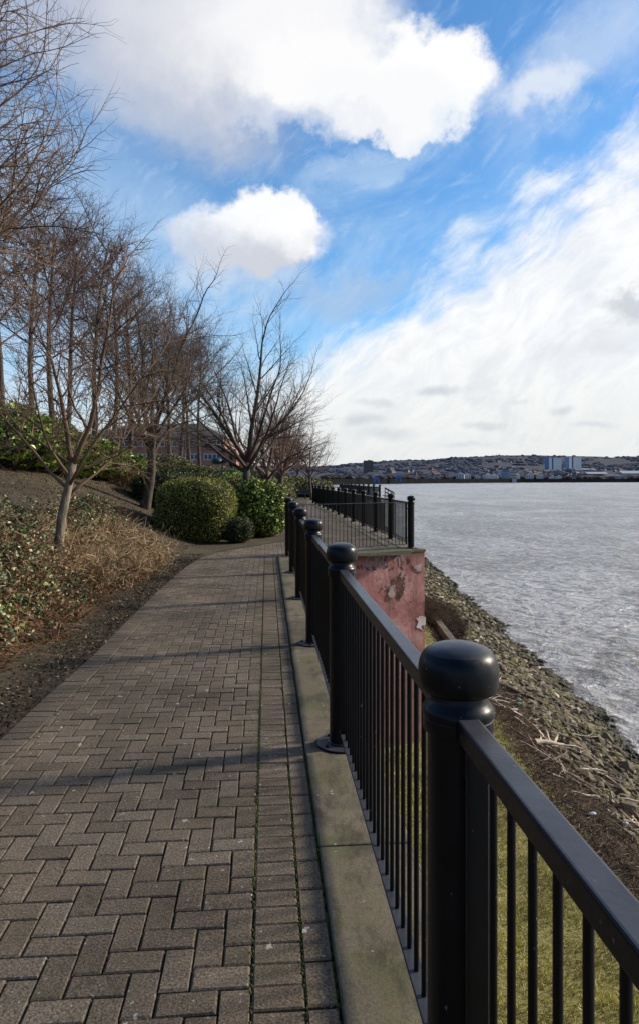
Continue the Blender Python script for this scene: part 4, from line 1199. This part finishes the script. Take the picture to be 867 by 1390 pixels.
# ------------------------------------------------------------------ office building
def office():
    Y = 130.0
    s = Y / FPX
    o = empty('office_building', at(230, 650, Y), 'red brick office with grey hipped roof and white framed windows behind the trees', 'building', rz=0)
    o.location.z = 0
    bx = o.location.x
    def lx(px): return (px - 433.5) * s - bx
    def lz(py): return CAM_H - (py - 650) * s
    mb = MB()
    mb.box(((lx(120) + lx(304)) / 2, 8, lz(594) / 2), (lx(304) - lx(120), 16, lz(594)))
    mb.build('wall', M_OFFICE, o)
    for a, c_ in ((305, 311), (316, 321)):
        mb = MB(); mb.box(((lx(a) + lx(c_)) / 2, 5, lz(609) / 2), (lx(c_) - lx(a), 10, lz(609))); mb.build('pilaster', simple('pale_pink_brick', (.42, .22, .16), (.34, .17, .12), 1), o)
    mb = MB(); mb.box(((lx(304) + lx(330)) / 2, 10, lz(612) / 2), (lx(330) - lx(304), 10, lz(612))); mb.build('wall', M_OFFICE, o)
    # roof
    x0, x1, z0, z1 = lx(112), lx(307), lz(594), lz(571)
    mb = MB()
    mb.add([(x0, -1, z0), (x1, -1, z0), (x1, 17.5, z0), (x0, 17.5, z0), (x0 + 8, 7, z1), (x1 - 6, 7, z1)],
           [(0, 1, 5, 4), (1, 2, 5), (2, 3, 4, 5), (3, 0, 4), (0, 3, 2, 1)])
    mb.build('roof', M_ROOF, o)
    mb = MB(); mb.box(((x0 + x1) / 2, -1.05, z0 - .15), (x1 - x0, .12, .35)); mb.build('gutter', M_BAND, o)
    def window(ax, ay, cx, cy, n):
        w = lx(cx) - lx(ax); h = lz(ay) - lz(cy); mx, mz = (lx(ax) + lx(cx)) / 2, (lz(ay) + lz(cy)) / 2
        wd = MB(); wd.box((mx, -.03, mz), (w + .1, .05, h + .1)); wo = wd.build('window', M_BAND, o)
        t = .11
        f = MB()
        f.box((mx, -.09, mz + h / 2 - t / 2), (w, .06, t)); f.box((mx, -.09, mz - h / 2 + t / 2), (w, .06, t))
        for k in range(n + 1):
            xx = mx - w / 2 + w * k / n; f.box((min(max(xx, mx - w / 2 + t / 2), mx + w / 2 - t / 2), -.085, mz), (t, .055, h - 2 * t - .01))
        f.build('frame', M_FRAME, wo)
        g = MB(); g.box((mx, -.062, mz), (w - .05, .01, h - .05)); g.build('pane', M_GLASS, wo)
    for r0, r1 in ((597.5, 606.5), (616, 624.5), (635, 643.5)):
        for a in (134, 158, 182, 206, 229, 252, 277): window(a, r0, a + (18 if a < 270 else 23), r1, 3 if a < 270 else 4)
    # dark glazed strip dormer above the left part
    mb = MB(); mb.box(((lx(155) + lx(196)) / 2, 0.8, lz(586)), (lx(196) - lx(155), 2.5, 9 * s)); mb.build('dormer', M_BAND, o)
    mb = MB(); mb.box(((lx(156) + lx(195)) / 2, -.5, lz(585)), (lx(195) - lx(156), .06, 5 * s)); mb.build('window', M_GLASS, o)
office()
def lamp_post_far(): pass

# ------------------------------------------------------------------ far bank
def sil(px):
    t = [(-900, 606), (0, 618), (300, 632), (440, 633), (480, 629), (506, 627), (520, 626), (545, 624.5), (580, 624.5), (620, 620.5), (640, 620.5), (680, 618), (720, 618), (760, 619), (800, 619.5), (830, 620.5), (867, 619.5), (1200, 615), (2200, 625)]
    for (a, ya), (b, yb) in zip(t, t[1:]):
        if px <= b:
            k = max(0, (px - a) / (b - a)); return ya + (yb - ya) * k
    return t[-1][1]
def bank_d(px):   # distance of the far quay
    t = [(-900, 700), (300, 780), (440, 900), (516, 1050), (600, 1250), (700, 1450), (867, 1600), (2200, 1900)]
    for (a, ya), (b, yb) in zip(t, t[1:]):
        if px <= b:
            k = max(0, (px - a) / (b - a)); return ya + (yb - ya) * k
    return t[-1][1]
def hill_z(px, k):   # k 0..1 from quay to skyline
    D = bank_d(px) + 25 + k * (4200 - bank_d(px))
    ytop = sil(px) + .7 * mnoise.noise(Vector((px * .05, 0, 0))) + .4 * mnoise.noise(Vector((px * .3, 0, 5)))
    y0 = 650 - (0.0) / D * FPX
    f = max(0, (k - .05) / .95) ** .85
    y = 650.3 + (ytop - 650.3) * f + .6 * mnoise.noise(Vector((px * .02, k * 6, 2)))
    return D, CAM_H - (y - 650) / FPX * D
mb = MB(); pxs = [-900 + 12 * i for i in range(259)]; kk = [i / 26 for i in range(27)]
for px in pxs:
    for k in kk:
        D, z = hill_z(px, k); mb.v.append(((px - 433.5) / FPX * D, D, z))
    D, z = hill_z(px, 1.0); mb.v.append(((px - 433.5) / FPX * (D + 900), D + 900, z - 60))
n = len(kk) + 1
for j_ in range(len(pxs) - 1):
    for i in range(n - 1): a = j_ * n + i; mb.f.append((a, a + n, a + n + 1, a + 1))
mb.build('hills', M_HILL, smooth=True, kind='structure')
# quay wall and its ground
mb = MB()
for px in pxs:
    D = bank_d(px); a = (px - 433.5) / FPX
    zt = CAM_H - (649.6 - 650) / FPX * D
    mb.v += [(a * D, D, WZ - 1), (a * D, D, CAM_H - .1), (a * (D + 30), D + 30, CAM_H - .05)]
for j_ in range(len(pxs) - 1):
    a = j_ * 3; mb.f += [(a, a + 3, a + 4, a + 1), (a + 1, a + 4, a + 5, a + 2)]
mb.build('far_quay_wall', M_QUAY, label='dark quay wall along the far river bank', category='wall')
# woodland and trees on the hills
mb = MB()
vs0, fs0 = SHAPES[0]
rw = random.Random(5)
for i in range(5200):
    px = rw.uniform(300, 1250); k = rw.random() ** 1.1
    if mnoise.noise(Vector((px * .02, k * 5, 7))) < -.05 and k < .93: continue
    if k > .93: k = rw.uniform(.93, 1)
    D, z = hill_z(px, k); s = rw.uniform(6, 12) * (D / 3000) ** .7 * (.55 if k > .9 else 1)
    a = rw.uniform(0, 6)
    vs = SHAPES[i % 9][0]
    mb.add([(v[0] * s * 1.6 + (px - 433.5) / FPX * D, v[1] * s + D, v[2] * s * 1.1 + z + s * .3) for v in vs], fs0)
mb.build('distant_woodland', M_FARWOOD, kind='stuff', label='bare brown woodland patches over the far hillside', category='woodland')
mb = MB()
for i in range(1500):
    px = rw.uniform(440, 1150); D = bank_d(px) + rw.uniform(30, 170); s = rw.uniform(2.5, 5.5)
    z = CAM_H + 1.0 + s * .3
    vs = SHAPES[i % 9][0]
    mb.add([(v[0] * s * 1.5 + (px - 433.5) / FPX * D, v[1] * s + D, v[2] * s * 1.4 + z) for v in vs], fs0)
mb.build('quayside_trees', simple('quayside_bare_trees', (.045, .035, .03), (.09, .07, .055), .1, 1.0), kind='stuff', label='dark bare scrub and trees along the far quay', category='woodland')

def house_mesh(w, dp, h, rh, mw, mr, hip=False):
    g = MB()
    g.box((0, 0, h / 2 - 3), (w, dp, h + 6), mi=0)
    o_ = .4
    g.add([(-w / 2 - o_, -dp / 2 - o_, h), (w / 2 + o_, -dp / 2 - o_, h), (w / 2 + o_, dp / 2 + o_, h), (-w / 2 - o_, dp / 2 + o_, h), (-w / 2 - (o_ if not hip else -dp / 3), 0, h + rh), (w / 2 + (o_ if not hip else -dp / 3), 0, h + rh)],
          [(0, 1, 5, 4), (2, 3, 4, 5), (1, 2, 5), (3, 0, 4), (3, 2, 1, 0)], 1)
    g.add([(-w / 2 + 1 + .01, -dp / 2 - .05, h * .2), (w / 2 - 1, -dp / 2 - .05, h * .2), (w / 2 - 1, -dp / 2 - .05, h * .38), (-w / 2 + 1, -dp / 2 - .05, h * .38)], [(0, 1, 2, 3)], 2)
    g.add([(-w / 2 + 1 + .01, -dp / 2 - .05, h * .62), (w / 2 - 1, -dp / 2 - .05, h * .62), (w / 2 - 1, -dp / 2 - .05, h * .8), (-w / 2 + 1, -dp / 2 - .05, h * .8)], [(0, 1, 2, 3)], 2)
    return g.mesh('house', [mw, mr, M_GLASS])
HM = [house_mesh(16, 9, 6, 4, M_FARW, M_FARR), house_mesh(26, 9, 6, 4, M_FARB, M_FARR), house_mesh(20, 9, 6.5, 4, M_FARB, M_FARRED), house_mesh(30, 10, 7, 4.5, M_FARW, M_FARR, True), house_mesh(18, 9, 6, 4, M_FARW, M_FARRED)]
def put(me, name, px, py, D, lab, cat, group=None, rz=0, s=1):
    o = bpy.data.objects.new(name, me); C.objects.link(o)
    p = at(px, py, D); o.location = p; o.rotation_euler.z = rz; o.scale = (s, s, s); o['label'] = lab; o['category'] = cat
    if group: o['group'] = group
    return o
rh_ = random.Random(9)
cnt = 0
while cnt < 125:
    px = rh_.uniform(470, 900); k = rh_.uniform(.05, .75)
    if mnoise.noise(Vector((px * .02, k * 5, 7))) > .12 and rh_.random() < .8: continue
    if px > 720 and k > .4 and rh_.random() < .75: continue
    D, z = hill_z(px, k); mi = rh_.choice([0, 1, 1, 2, 2, 3, 1, 4])
    o = bpy.data.objects.new('distant_house', HM[mi]); C.objects.link(o); o.location = ((px - 433.5) / FPX * D, D, z); o.rotation_euler.z = rh_.uniform(-.9, .9); sc = rh_.uniform(.7, 1.0); o.scale = (sc,) * 3
    o['label'] = 'tiny distant house on the far hillside across the river'; o['category'] = 'house'; o['group'] = 'houses on the far hillside'; cnt += 1
# quayside houses, white gables
gab = MB()
gab.box((0, 0, 4), (14, 9, 10), mi=0)
gab.add([(-7.3, -4.8, 9), (7.3, -4.8, 9), (7.3, 4.8, 9), (-7.3, 4.8, 9), (0, -4.8, 14), (0, 4.8, 14)], [(0, 1, 4), (2, 3, 5), (1, 2, 5, 4), (3, 0, 4, 5)], 1)
gab.add([(-6.9, -4.85, 9), (6.9, -4.85, 9), (0, -4.85, 13.6)], [(0, 1, 2)], 0)
for x in (-4.5, 0, 4.5):
    for z in (3.2, 6.6): gab.add([(x - 1, -4.6, z - .8), (x + 1, -4.6, z - .8), (x + 1, -4.6, z + .8), (x - 1, -4.6, z + .8)], [(0, 1, 2, 3)], 2)
gabm = gab.mesh('house', [M_WHITE, M_FARR, M_GLASS]); gabr = gab.mesh('house', [M_WHITE, M_FARRED, M_GLASS])
posn = ['leftmost', 'second', 'third', 'fourth', 'fifth', 'sixth', 'seventh', 'eighth', 'ninth', 'tenth', 'eleventh', 'twelfth', 'thirteenth']
for i, (px, s, mm) in enumerate([(624, 1.15, gabm), (633, 1.0, gabm), (647, .8, gabr), (660, 1.1, gabr), (669, 1.0, gabm), (699, 1.15, gabr), (718, 1.2, gabm), (732, 1.0, gabr), (672, .8, gabm), (748, .8, gabm), (757, .8, gabr)]):
    put(mm, 'gabled_house', px, 651.0, bank_d(px) + 18, 'white gabled house on the far quay, %s placed of the row near x %s' % (posn[i], 'left') if False else ['white gabled house on the far quay, leftmost of the pale pair', 'white gabled house on the far quay, right one of the pale pair', 'small red roofed white house between the two pale groups', 'red roofed white gable left of the blue and white block', 'white gabled house just left of the blue and white block', 'red roofed white house just right of the blue and white block', 'tall white gabled house right of the blue and white block', 'red roofed white house below the left tower block', 'small white house in front of the second gable group', 'small white house below the towers', 'small red roofed house below and right of the left tower'][i], 'house', None, rh_.uniform(-.3, .3), s)
# low white sheds and terraces along the quay
for i in range(26):
    px = 492 + i * 5.2 + rh_.uniform(-1, 1)
    if px > 618: break
    put(HM[rh_.choice([0, 3, 1, 0])], 'quayside_building', px, 650.6 - rh_.uniform(0, 1.2), bank_d(px) + 40 + rh_.uniform(0, 40), 'small pale building in the low row along the far quay', 'building', 'low pale buildings along the far quay', rh_.uniform(-.2, .2), rh_.uniform(.45, .75))
for i in range(20):
    px = 765 + i * 5.6
    put(HM[rh_.choice([0, 2, 1, 4])], 'quayside_building', px, 650.2 - rh_.uniform(0, 1.5), bank_d(px) + 40 + rh_.uniform(0, 60), 'small building among trees on the far quay at right', 'building', 'small buildings on the far quay at right', rh_.uniform(-.3, .3), rh_.uniform(.5, .8))
def tower(px0, px1, py0, py1, D, lab):
    s = D / FPX; w = (px1 - px0) * s; h = (py1 - py0) * s
    o = empty('tower_block', at((px0 + px1) / 2, py1, D), lab, 'tower block', 'pair of tower blocks', rz=0)
    g = MB(); g.box((0, 0, h / 2 - 8), (w, 18, h + 16)); g.build('wall', M_TOWER, o)
    g = MB(); g.box((-w * .41, -9.3, h / 2), (w * .17, .5, h * .98)); g.box((-w * .5 - .3, 0, h / 2), (.5, 17, h)); g.build('cladding', M_BLUE, o)
    g = MB(); g.box((-w * .08, -9.3, h / 2), (w * .09, .5, h * .98)); g.build('stair_panel', M_BAND, o)
    for f in range(5):
        g = MB(); g.box((w * .25, -9.2, h * (.12 + .19 * f)), (w * .42, .3, h * .06)); g.build('window', M_BANDP, o)
    g = MB(); g.box((0, 0, h + .4), (w * 1.02, 18.5, .8)); g.build('parapet', M_BLUE, o)
M_TOWER = simple('white_tower_render', (.95, .93, .88), (.88, .87, .83), .05)
M_BANDP = simple('pale_blue_glass', (.66, .67, .68), (.6, .62, .64), .1, .4)
tower(739.7, 760, 621.6, 637.5, 2400, 'white and blue tower block on the hill, left one of the pair')
tower(766.7, 787, 620.7, 636, 2450, 'white and blue tower block on the hill, right one of the pair')
def blockb(px0, px1, py0, py1, D, m, lab, nm='flat_block', rows=0):
    s = D / FPX; w = (px1 - px0) * s; h = (py1 - py0) * s
    o = empty(nm, at((px0 + px1) / 2, py1, D), lab, 'building')
    g = MB(); g.box((0, 0, h / 2 - 4), (w, 14, h + 8)); g.build('wall', m, o)
    for k in range(rows):
        g = MB(); g.box((0, -7.1, h * (k + .5) / rows), (w * .9, .3, h / rows * .35)); g.build('window', M_GLASS, o)
    g = MB(); g.box((w * .1, 0, h + .8), (w * .3, 6, 1.6)); g.build('roof', M_FARR, o)
blockb(493, 505.8, 625.2, 642, 1800, simple('brown_flats', (.17, .13, .125), (.12, .095, .095), .05), 'brown slab tower of flats on the hill above the far railing', rows=7)
blockb(678.5, 689.5, 639, 650.6, 1440, simple('blue_grey_glass', (.16, .26, .42), (.3, .36, .45), .08, .4), 'blue glass and white riverside block among the gabled houses', rows=4)
blockb(690, 699, 640, 650.6, 1445, M_FARW, 'cream riverside block with flat roof right of the blue block', rows=3)
# gas holder frame
o = empty('gas_holder', at(647.5, 644, 2100), 'pale lattice gas holder frame on the slope across the river', 'gas holder')
Rg, Hg = 32, 38; g = MB()
for k in range(14):
    t = 2 * pi * k / 14; g.tube([(Rg * cos(t), Rg * sin(t), 0), (Rg * cos(t), Rg * sin(t), Hg)], .8, 4)
g.build('column', simple('pale_green_steel', (.26, .31, .33), (.22, .26, .28), .1), o)
g = MB()
for z in (Hg, Hg * .66, Hg * .33):
    ring = [(Rg * cos(2 * pi * k / 28), Rg * sin(2 * pi * k / 28), z) for k in range(29)]
    g.tube(ring, .5, 4, False)
g.build('ring_girder', bpy.data.materials['pale_green_steel'], o)
# long sheds right
def shed(px0, px1, py0, py1, D, mw, mr, lab):
    s = D / FPX; w = (px1 - px0) * s; h = (py1 - py0) * s
    o = empty('industrial_shed', at((px0 + px1) / 2, py1, D), lab, 'shed')
    g = MB(); g.box((0, 0, h * .3 - 2), (w, 40, h * .6 + 4)); g.build('wall', mw, o)
    g = MB(); g.add([(-w / 2, -21, h * .6), (w / 2, -21, h * .6), (w / 2, 21, h * .6), (-w / 2, 21, h * .6), (-w / 2, 0, h), (w / 2, 0, h)], [(0, 1, 5, 4), (2, 3, 4, 5), (1, 2, 5), (3, 0, 4)]); g.build('roof', mr, o)
shed(793, 821, 640.5, 647.5, 1750, M_FARRED, M_FARW, 'long red shed with pale roof on the far bank')
shed(839, 872, 639, 648, 1700, M_FARW, simple('pale_shed_roof', (.42, .44, .46), (.36, .38, .4), .05), 'large pale grey shed at the right edge of the far bank')
shed(817, 838, 644, 649.5, 1640, M_FARW, M_FARR, 'low grey shed between the red shed and the pale shed')
shed(786, 806, 636, 639.5, 2500, M_FARW, M_FARW, 'long low pale building right of the tower blocks')
# cranes
def crane(px, py0, py1, D, lab, w=7):
    s = D / FPX; h = (py1 - py0) * s
    o = empty('quay_crane', at(px, py1, D), lab, 'crane')
    ww = w * s / 2
    for a in (-ww, ww):
        g = MB(); g.box((a, 0, h * .45), (2.6, 3, h * .9)); g.build('leg', M_CRANE, o)
    g = MB(); g.box((0, 0, h * .85), (2 * ww + 2.6, 3.4, h * .42)); g.build('cab', M_CRANE, o)
    g = MB(); g.tube([(0, 0, h * .9), (ww * 2.2, 0, h * 1.1)], .5, 4); g.build('jib', M_CRANE, o)
crane(540, 646.5, 654, 1080, 'blue quay crane on the far bank, the larger right one', 6)
crane(510.5, 648.5, 655, 1000, 'blue quay crane on the far bank, the left one above the railing', 5)
# masts on the skyline
for i, (px, h) in enumerate([(677, 2.8), (673, 1.8), (668, 1.5)]):
    D, z = hill_z(px, 1.0)
    g = MB(); g.tube([(0, 0, -6), (0, 0, h * D / FPX)], [2.2, .6], 5); o = g.build('radio_mast', M_FARR)
    o.location = ((px - 433.5) / FPX * D, D, z); o['category'] = 'mast'; o['label'] = ['tallest radio mast on the skyline', 'middle radio mast on the skyline', 'shortest radio mast on the skyline, left of the others'][i]

# ------------------------------------------------------------------ sky and sun
SUN_AZ, SUN_EL = radians(72), radians(25)
w = bpy.data.worlds.new('World'); scene.world = w; w.use_nodes = True
nt = w.node_tree; nt.nodes.clear()
out = nt.nodes.new('ShaderNodeOutputWorld'); bg = nt.nodes.new('ShaderNodeBackground'); bg.inputs[1].default_value = 0.1
L(nt, bg.outputs[0], out.inputs[0])
sky = nt.nodes.new('ShaderNodeTexSky'); sky.sky_type = 'NISHITA'; sky.sun_disc = False
sky.sun_elevation = SUN_EL; sky.sun_rotation = SUN_AZ; sky.air_density = 1.0; sky.dust_density = 0.4; sky.ozone_density = 2.0
hs = nt.nodes.new('ShaderNodeHueSaturation'); L(nt, sky.outputs[0], hs.inputs['Color']); hs.inputs['Saturation'].default_value = 1.18; hs.inputs['Value'].default_value = 1.75
tc = nt.nodes.new('ShaderNodeTexCoord'); D_ = tc.outputs['Generated']
sp = nt.nodes.new('ShaderNodeSeparateXYZ'); L(nt, D_, sp.inputs[0])
az = math_(nt, 'ARCTAN2', sp.outputs[0], sp.outputs[1]); el = math_(nt, 'ARCSINE', sp.outputs[2])
def ae(px, py):
    a = math.atan((px - 433.5) / FPX); e = math.atan((650 - py) / FPX * cos(a)); return a, e
def warp(scale, detail, rough):
    n = noise_(nt, scale, detail, rough, D_)
    c = nt.nodes.new('ShaderNodeSeparateColor'); L(nt, n.outputs['Color'], c.inputs[0])
    return math_(nt, 'SUBTRACT', c.outputs[0], .5), math_(nt, 'SUBTRACT', c.outputs[1], .5)
wx, wy = warp(9.0, 8, .60)
vx, vy = warp(3.5, 3, .5)
fx, fy = warp(20.0, 6, .62)
def wa(k, kv=0.0):
    x = math_(nt, 'MULTIPLY_ADD', wx, k, az); y = math_(nt, 'MULTIPLY_ADD', wy, k, el)
    if kv: x = math_(nt, 'MULTIPLY_ADD', vx, kv, x); y = math_(nt, 'MULTIPLY_ADD', vy, kv, y)
    return x, y
azw, elw = wa(.12, .08)
azw = math_(nt, 'MULTIPLY_ADD', fx, .075, azw); elw = math_(nt, 'MULTIPLY_ADD', fy, .075, elw)
# streak noise in a frame turned with the band, bent so the streaks are not straight rules
th = radians(36)
bx, by = wa(.012, .16)
sa = math_(nt, 'ADD', math_(nt, 'MULTIPLY', bx, cos(th)), math_(nt, 'MULTIPLY', by, sin(th)))
sb = math_(nt, 'ADD', math_(nt, 'MULTIPLY', bx, -sin(th)), math_(nt, 'MULTIPLY', by, cos(th)))
cb = nt.nodes.new('ShaderNodeCombineXYZ'); L(nt, math_(nt, 'MULTIPLY', sa, 5.0), cb.inputs[0]); L(nt, math_(nt, 'MULTIPLY', sb, 11.0), cb.inputs[1])
stn = noise_(nt, 1.0, 9, 0.62, cb.outputs[0], 0.15).outputs[0]
cb2 = nt.nodes.new('ShaderNodeCombineXYZ'); L(nt, math_(nt, 'MULTIPLY', sa, 16.0), cb2.inputs[0]); L(nt, math_(nt, 'MULTIPLY', sb, 45.0), cb2.inputs[1])
stn2 = noise_(nt, 1.0, 7, 0.65, cb2.outputs[0], 0.2).outputs[0]
def ell(px, py, rx, ry, soft=.35, rot=0, ax=None, ey=None):
    a, e = ae(px, py); ax = ax or azw; ey = ey or elw
    da = math_(nt, 'SUBTRACT', ax, a); de = math_(nt, 'SUBTRACT', ey, e)
    if rot:
        c, s = cos(radians(rot)), sin(radians(rot))
        u = math_(nt, 'ADD', math_(nt, 'MULTIPLY', da, c), math_(nt, 'MULTIPLY', de, s)); v = math_(nt, 'ADD', math_(nt, 'MULTIPLY', da, -s), math_(nt, 'MULTIPLY', de, c))
    else: u, v = da, de
    ks = cos(a) ** 2
    u = math_(nt, 'MULTIPLY', u, FPX / rx / ks); v = math_(nt, 'MULTIPLY', v, FPX / ry / (cos(e) ** 1.5))
    r = math_(nt, 'SQRT', math_(nt, 'ADD', math_(nt, 'MULTIPLY', u, u), math_(nt, 'MULTIPLY', v, v)))
    return step(nt, r, 1 + soft, 1 - soft), u, v
cur = hs.outputs[0]
# the zenith is a deeper, cleaner blue than the model gives here; keep the sky model's own gradient
cur = mixc(nt, 1.0, cur, (0.80, 1.02, 1.12), 'MULTIPLY')
def layer(cur, fac, c):  return mixc(nt, fac, cur, tuple(x * 10 for x in c) if isinstance(c, tuple) else c)
def mul(a, b): return math_(nt, 'MULTIPLY', a, b)
front = mul(step(nt, az, -1.5, -.75), step(nt, az, 2.4, 1.7))
# thin veil, patchy
lowk = step(nt, el, .50, .12)
veil = mul(step(nt, math_(nt, 'ADD', stn, mul(lowk, .14)), .44, .74), math_(nt, 'MULTIPLY_ADD', lowk, .50, .24))
cur = layer(cur, veil, (.55, .74, .95))
wisp = mul(step(nt, stn2, .50, .72), .24); cur = layer(cur, wisp, (.66, .80, .96))
# large diagonal band: everything right of and below the line
a1, e1 = ae(430, 505); a2, e2 = ae(867, 185)
ln = sqrt((a2 - a1) ** 2 + (e2 - e1) ** 2); nx_, ny_ = (e2 - e1) / ln, -(a2 - a1) / ln
azh, elh = wa(.07, .10)
dist = math_(nt, 'ADD', math_(nt, 'MULTIPLY', math_(nt, 'SUBTRACT', azh, a1), nx_), math_(nt, 'MULTIPLY', math_(nt, 'SUBTRACT', elh, e1), ny_))
dist = math_(nt, 'ADD', dist, math_(nt, 'MULTIPLY', math_(nt, 'SUBTRACT', stn, .5), .26))
stn3 = noise_(nt, 26.0, 7, .6, D_).outputs[0]
dist = math_(nt, 'ADD', dist, math_(nt, 'ADD', math_(nt, 'MULTIPLY', math_(nt, 'SUBTRACT', stn2, .5), .07), math_(nt, 'MULTIPLY', math_(nt, 'SUBTRACT', stn3, .5), .06)))
band = mul(mul(step(nt, dist, -.055, .060), .97), front)
bcol = nt.nodes.new('ShaderNodeMix'); bcol.data_type = 'RGBA'
L(nt, step(nt, math_(nt, 'ADD', mul(stn, .6), mul(stn2, .4)), .36, .60), bcol.inputs[0]); bcol.inputs[6].default_value = (8.4, 8.7, 9.2, 1); bcol.inputs[7].default_value = (10.3, 10.3, 10.2, 1)
cur = mixc(nt, band, cur, bcol.outputs[2])
# pale wash along the horizon
hz = step(nt, el, .22, .0); cur = layer(cur, mul(hz, .72), (.80, .82, .80))
lowg = mul(step(nt, noise_(nt, 1.0, 6, .62, cb.outputs[0], 0.3).outputs[0], .50, .68), mul(step(nt, el, .34, .10), .45)); cur = layer(cur, lowg, (.60, .65, .71))
# cloud A, the great one at the top: shaded left, lit right
for (px, py, rx, ry, soft, rot, c, k) in [
    (120, 30, 190, 75, .6, -8, (.50, .55, .68), .75),
    (235, 100, 160, 78, .55, -22, (.56, .60, .70), .82),
    (330, 40, 175, 95, .5, -8, (.78, .79, .84), .9),
    (395, 40, 120, 85, .5, 0, (.95, .95, .97), .96),
    (455, 105, 118, 56, .28, 0, (.98, .98, .99), 1.0),
    (585, 106, 88, 64, .24, -8, (1.0, 1.0, 1.0), 1.0),
    (520, 135, 88, 42, .26, -8, (.96, .965, .98), 1.0),
    (565, 172, 45, 15, .4, 0, (.92, .94, .98), .9),
    (430, 165, 95, 20, .5, 0, (.78, .82, .9), .55)]:
    m_, _, _ = ell(px, py, rx, ry, soft, rot); cur = layer(cur, mul(m_, k), c)
# cloud B with shaded base
m2, _, _ = ell(315, 388, 95, 26, .6, 0); cur = layer(cur, mul(m2, .5), (.70, .76, .85))
bc = nt.nodes.new('ShaderNodeMix'); bc.data_type = 'RGBA'; bc.inputs[6].default_value = (6.4, 6.6, 7.3, 1); bc.inputs[7].default_value = (10.0, 10.0, 10.2, 1)
b1x, b1y = math_(nt, 'MULTIPLY_ADD', fx, .075, az), math_(nt, 'MULTIPLY_ADD', fy, .075, el)
m_, u_, v_ = ell(345, 322, 100, 50, .2, 4, b1x, b1y)
m3, _, _ = ell(285, 326, 58, 42, .25, 0, b1x, b1y)
m4, _, _ = ell(385, 312, 56, 50, .16, 0, b1x, b1y)
L(nt, step(nt, math_(nt, 'ADD', math_(nt, 'ADD', mul(v_, .8), mul(u_, .45)), math_(nt, 'MULTIPLY', wx, 3.0)), -.8, .5), bc.inputs[0])
mm = math_(nt, 'MAXIMUM', m_, math_(nt, 'MAXIMUM', mul(m3, .85), m4))
cur = mixc(nt, mm, cur, bc.outputs[2])
# pale veils left and mid, grey patches right
for (px, py, rx, ry, soft, rot, c, k) in [(60, 330, 200, 150, .8, 0, (.58, .76, .97), .50), (520, 215, 120, 22, .7, 20, (.66, .80, .95), .35), (475, 408, 90, 24, .7, 12, (.50, .58, .72), .45), (800, 60, 130, 50, .8, 35, (.70, .80, .94), .5), (740, 130, 60, 22, .7, 5, (.93, .95, .98), .6),
    (858, 412, 46, 16, .7, 0, (.52, .56, .63), .7), (810, 470, 90, 22, .8, 15, (.70, .74, .80), .45)]:
    m_, _, _ = ell(px, py, rx, ry, soft, rot); cur = layer(cur, mul(m_, k), c)
lx_, ly_ = wa(.11, 0)
for (px, py, rx, ry, k) in [(600, 528, 22, 6, .75), (490, 572, 26, 6, .6), (512, 550, 22, 5, .5), (655, 578, 16, 5, .6), (760, 558, 18, 5, .55), (520, 590, 38, 8, .5), (448, 484, 12, 4, .4), (800, 578, 22, 4, .4), (630, 603, 30, 3.5, .35), (700, 545, 14, 3, .3)]:
    m_, _, _ = ell(px, py, rx, ry, .8, 0, lx_, math_(nt, 'MULTIPLY_ADD', wy, .045, el)); cur = layer(cur, mul(m_, k * .7), (.46, .51, .59))
# unseen sky behind the viewer dimmed to cut fill light on the posts
back = mixc(nt, step(nt, math_(nt, 'ABSOLUTE', math_(nt, 'SUBTRACT', az, .7)), 1.5, 2.3), (1.0, 1.0, 1.0), (.50, .52, .58))
cur = mixc(nt, 1.0, cur, back, 'MULTIPLY')
L(nt, cur, bg.inputs[0])
w.cycles.sampling_method = 'MANUAL'; w.cycles.sample_map_resolution = 512

sun = bpy.data.lights.new('Sun', 'SUN'); sun.energy = 5.0; sun.angle = radians(6); sun.color = (1.0, 0.90, 0.74)
so = bpy.data.objects.new('Sun', sun); C.objects.link(so)
sd = Vector((sin(SUN_AZ) * cos(SUN_EL), cos(SUN_AZ) * cos(SUN_EL), sin(SUN_EL)))
so.rotation_euler = (-sd).to_track_quat('-Z', 'Y').to_euler(); so.location = (30, 10, 30)

cam = bpy.data.cameras.new('Camera'); co = bpy.data.objects.new('Camera', cam); C.objects.link(co)
cam.sensor_fit = 'VERTICAL'; cam.sensor_height = 36; cam.lens = 36 * FPX / 1390; cam.shift_y = -45 / 1390
cam.clip_start = 0.05; cam.clip_end = 60000
co.location = (0, 0, CAM_H); co.rotation_euler = (pi / 2, 0, 0)
scene.camera = co
scene.view_settings.view_transform = 'Standard'; scene.view_settings.look = 'None'; scene.view_settings.exposure = 0
scene.cycles.max_bounces = 6; scene.cycles.diffuse_bounces = 2; scene.cycles.glossy_bounces = 3
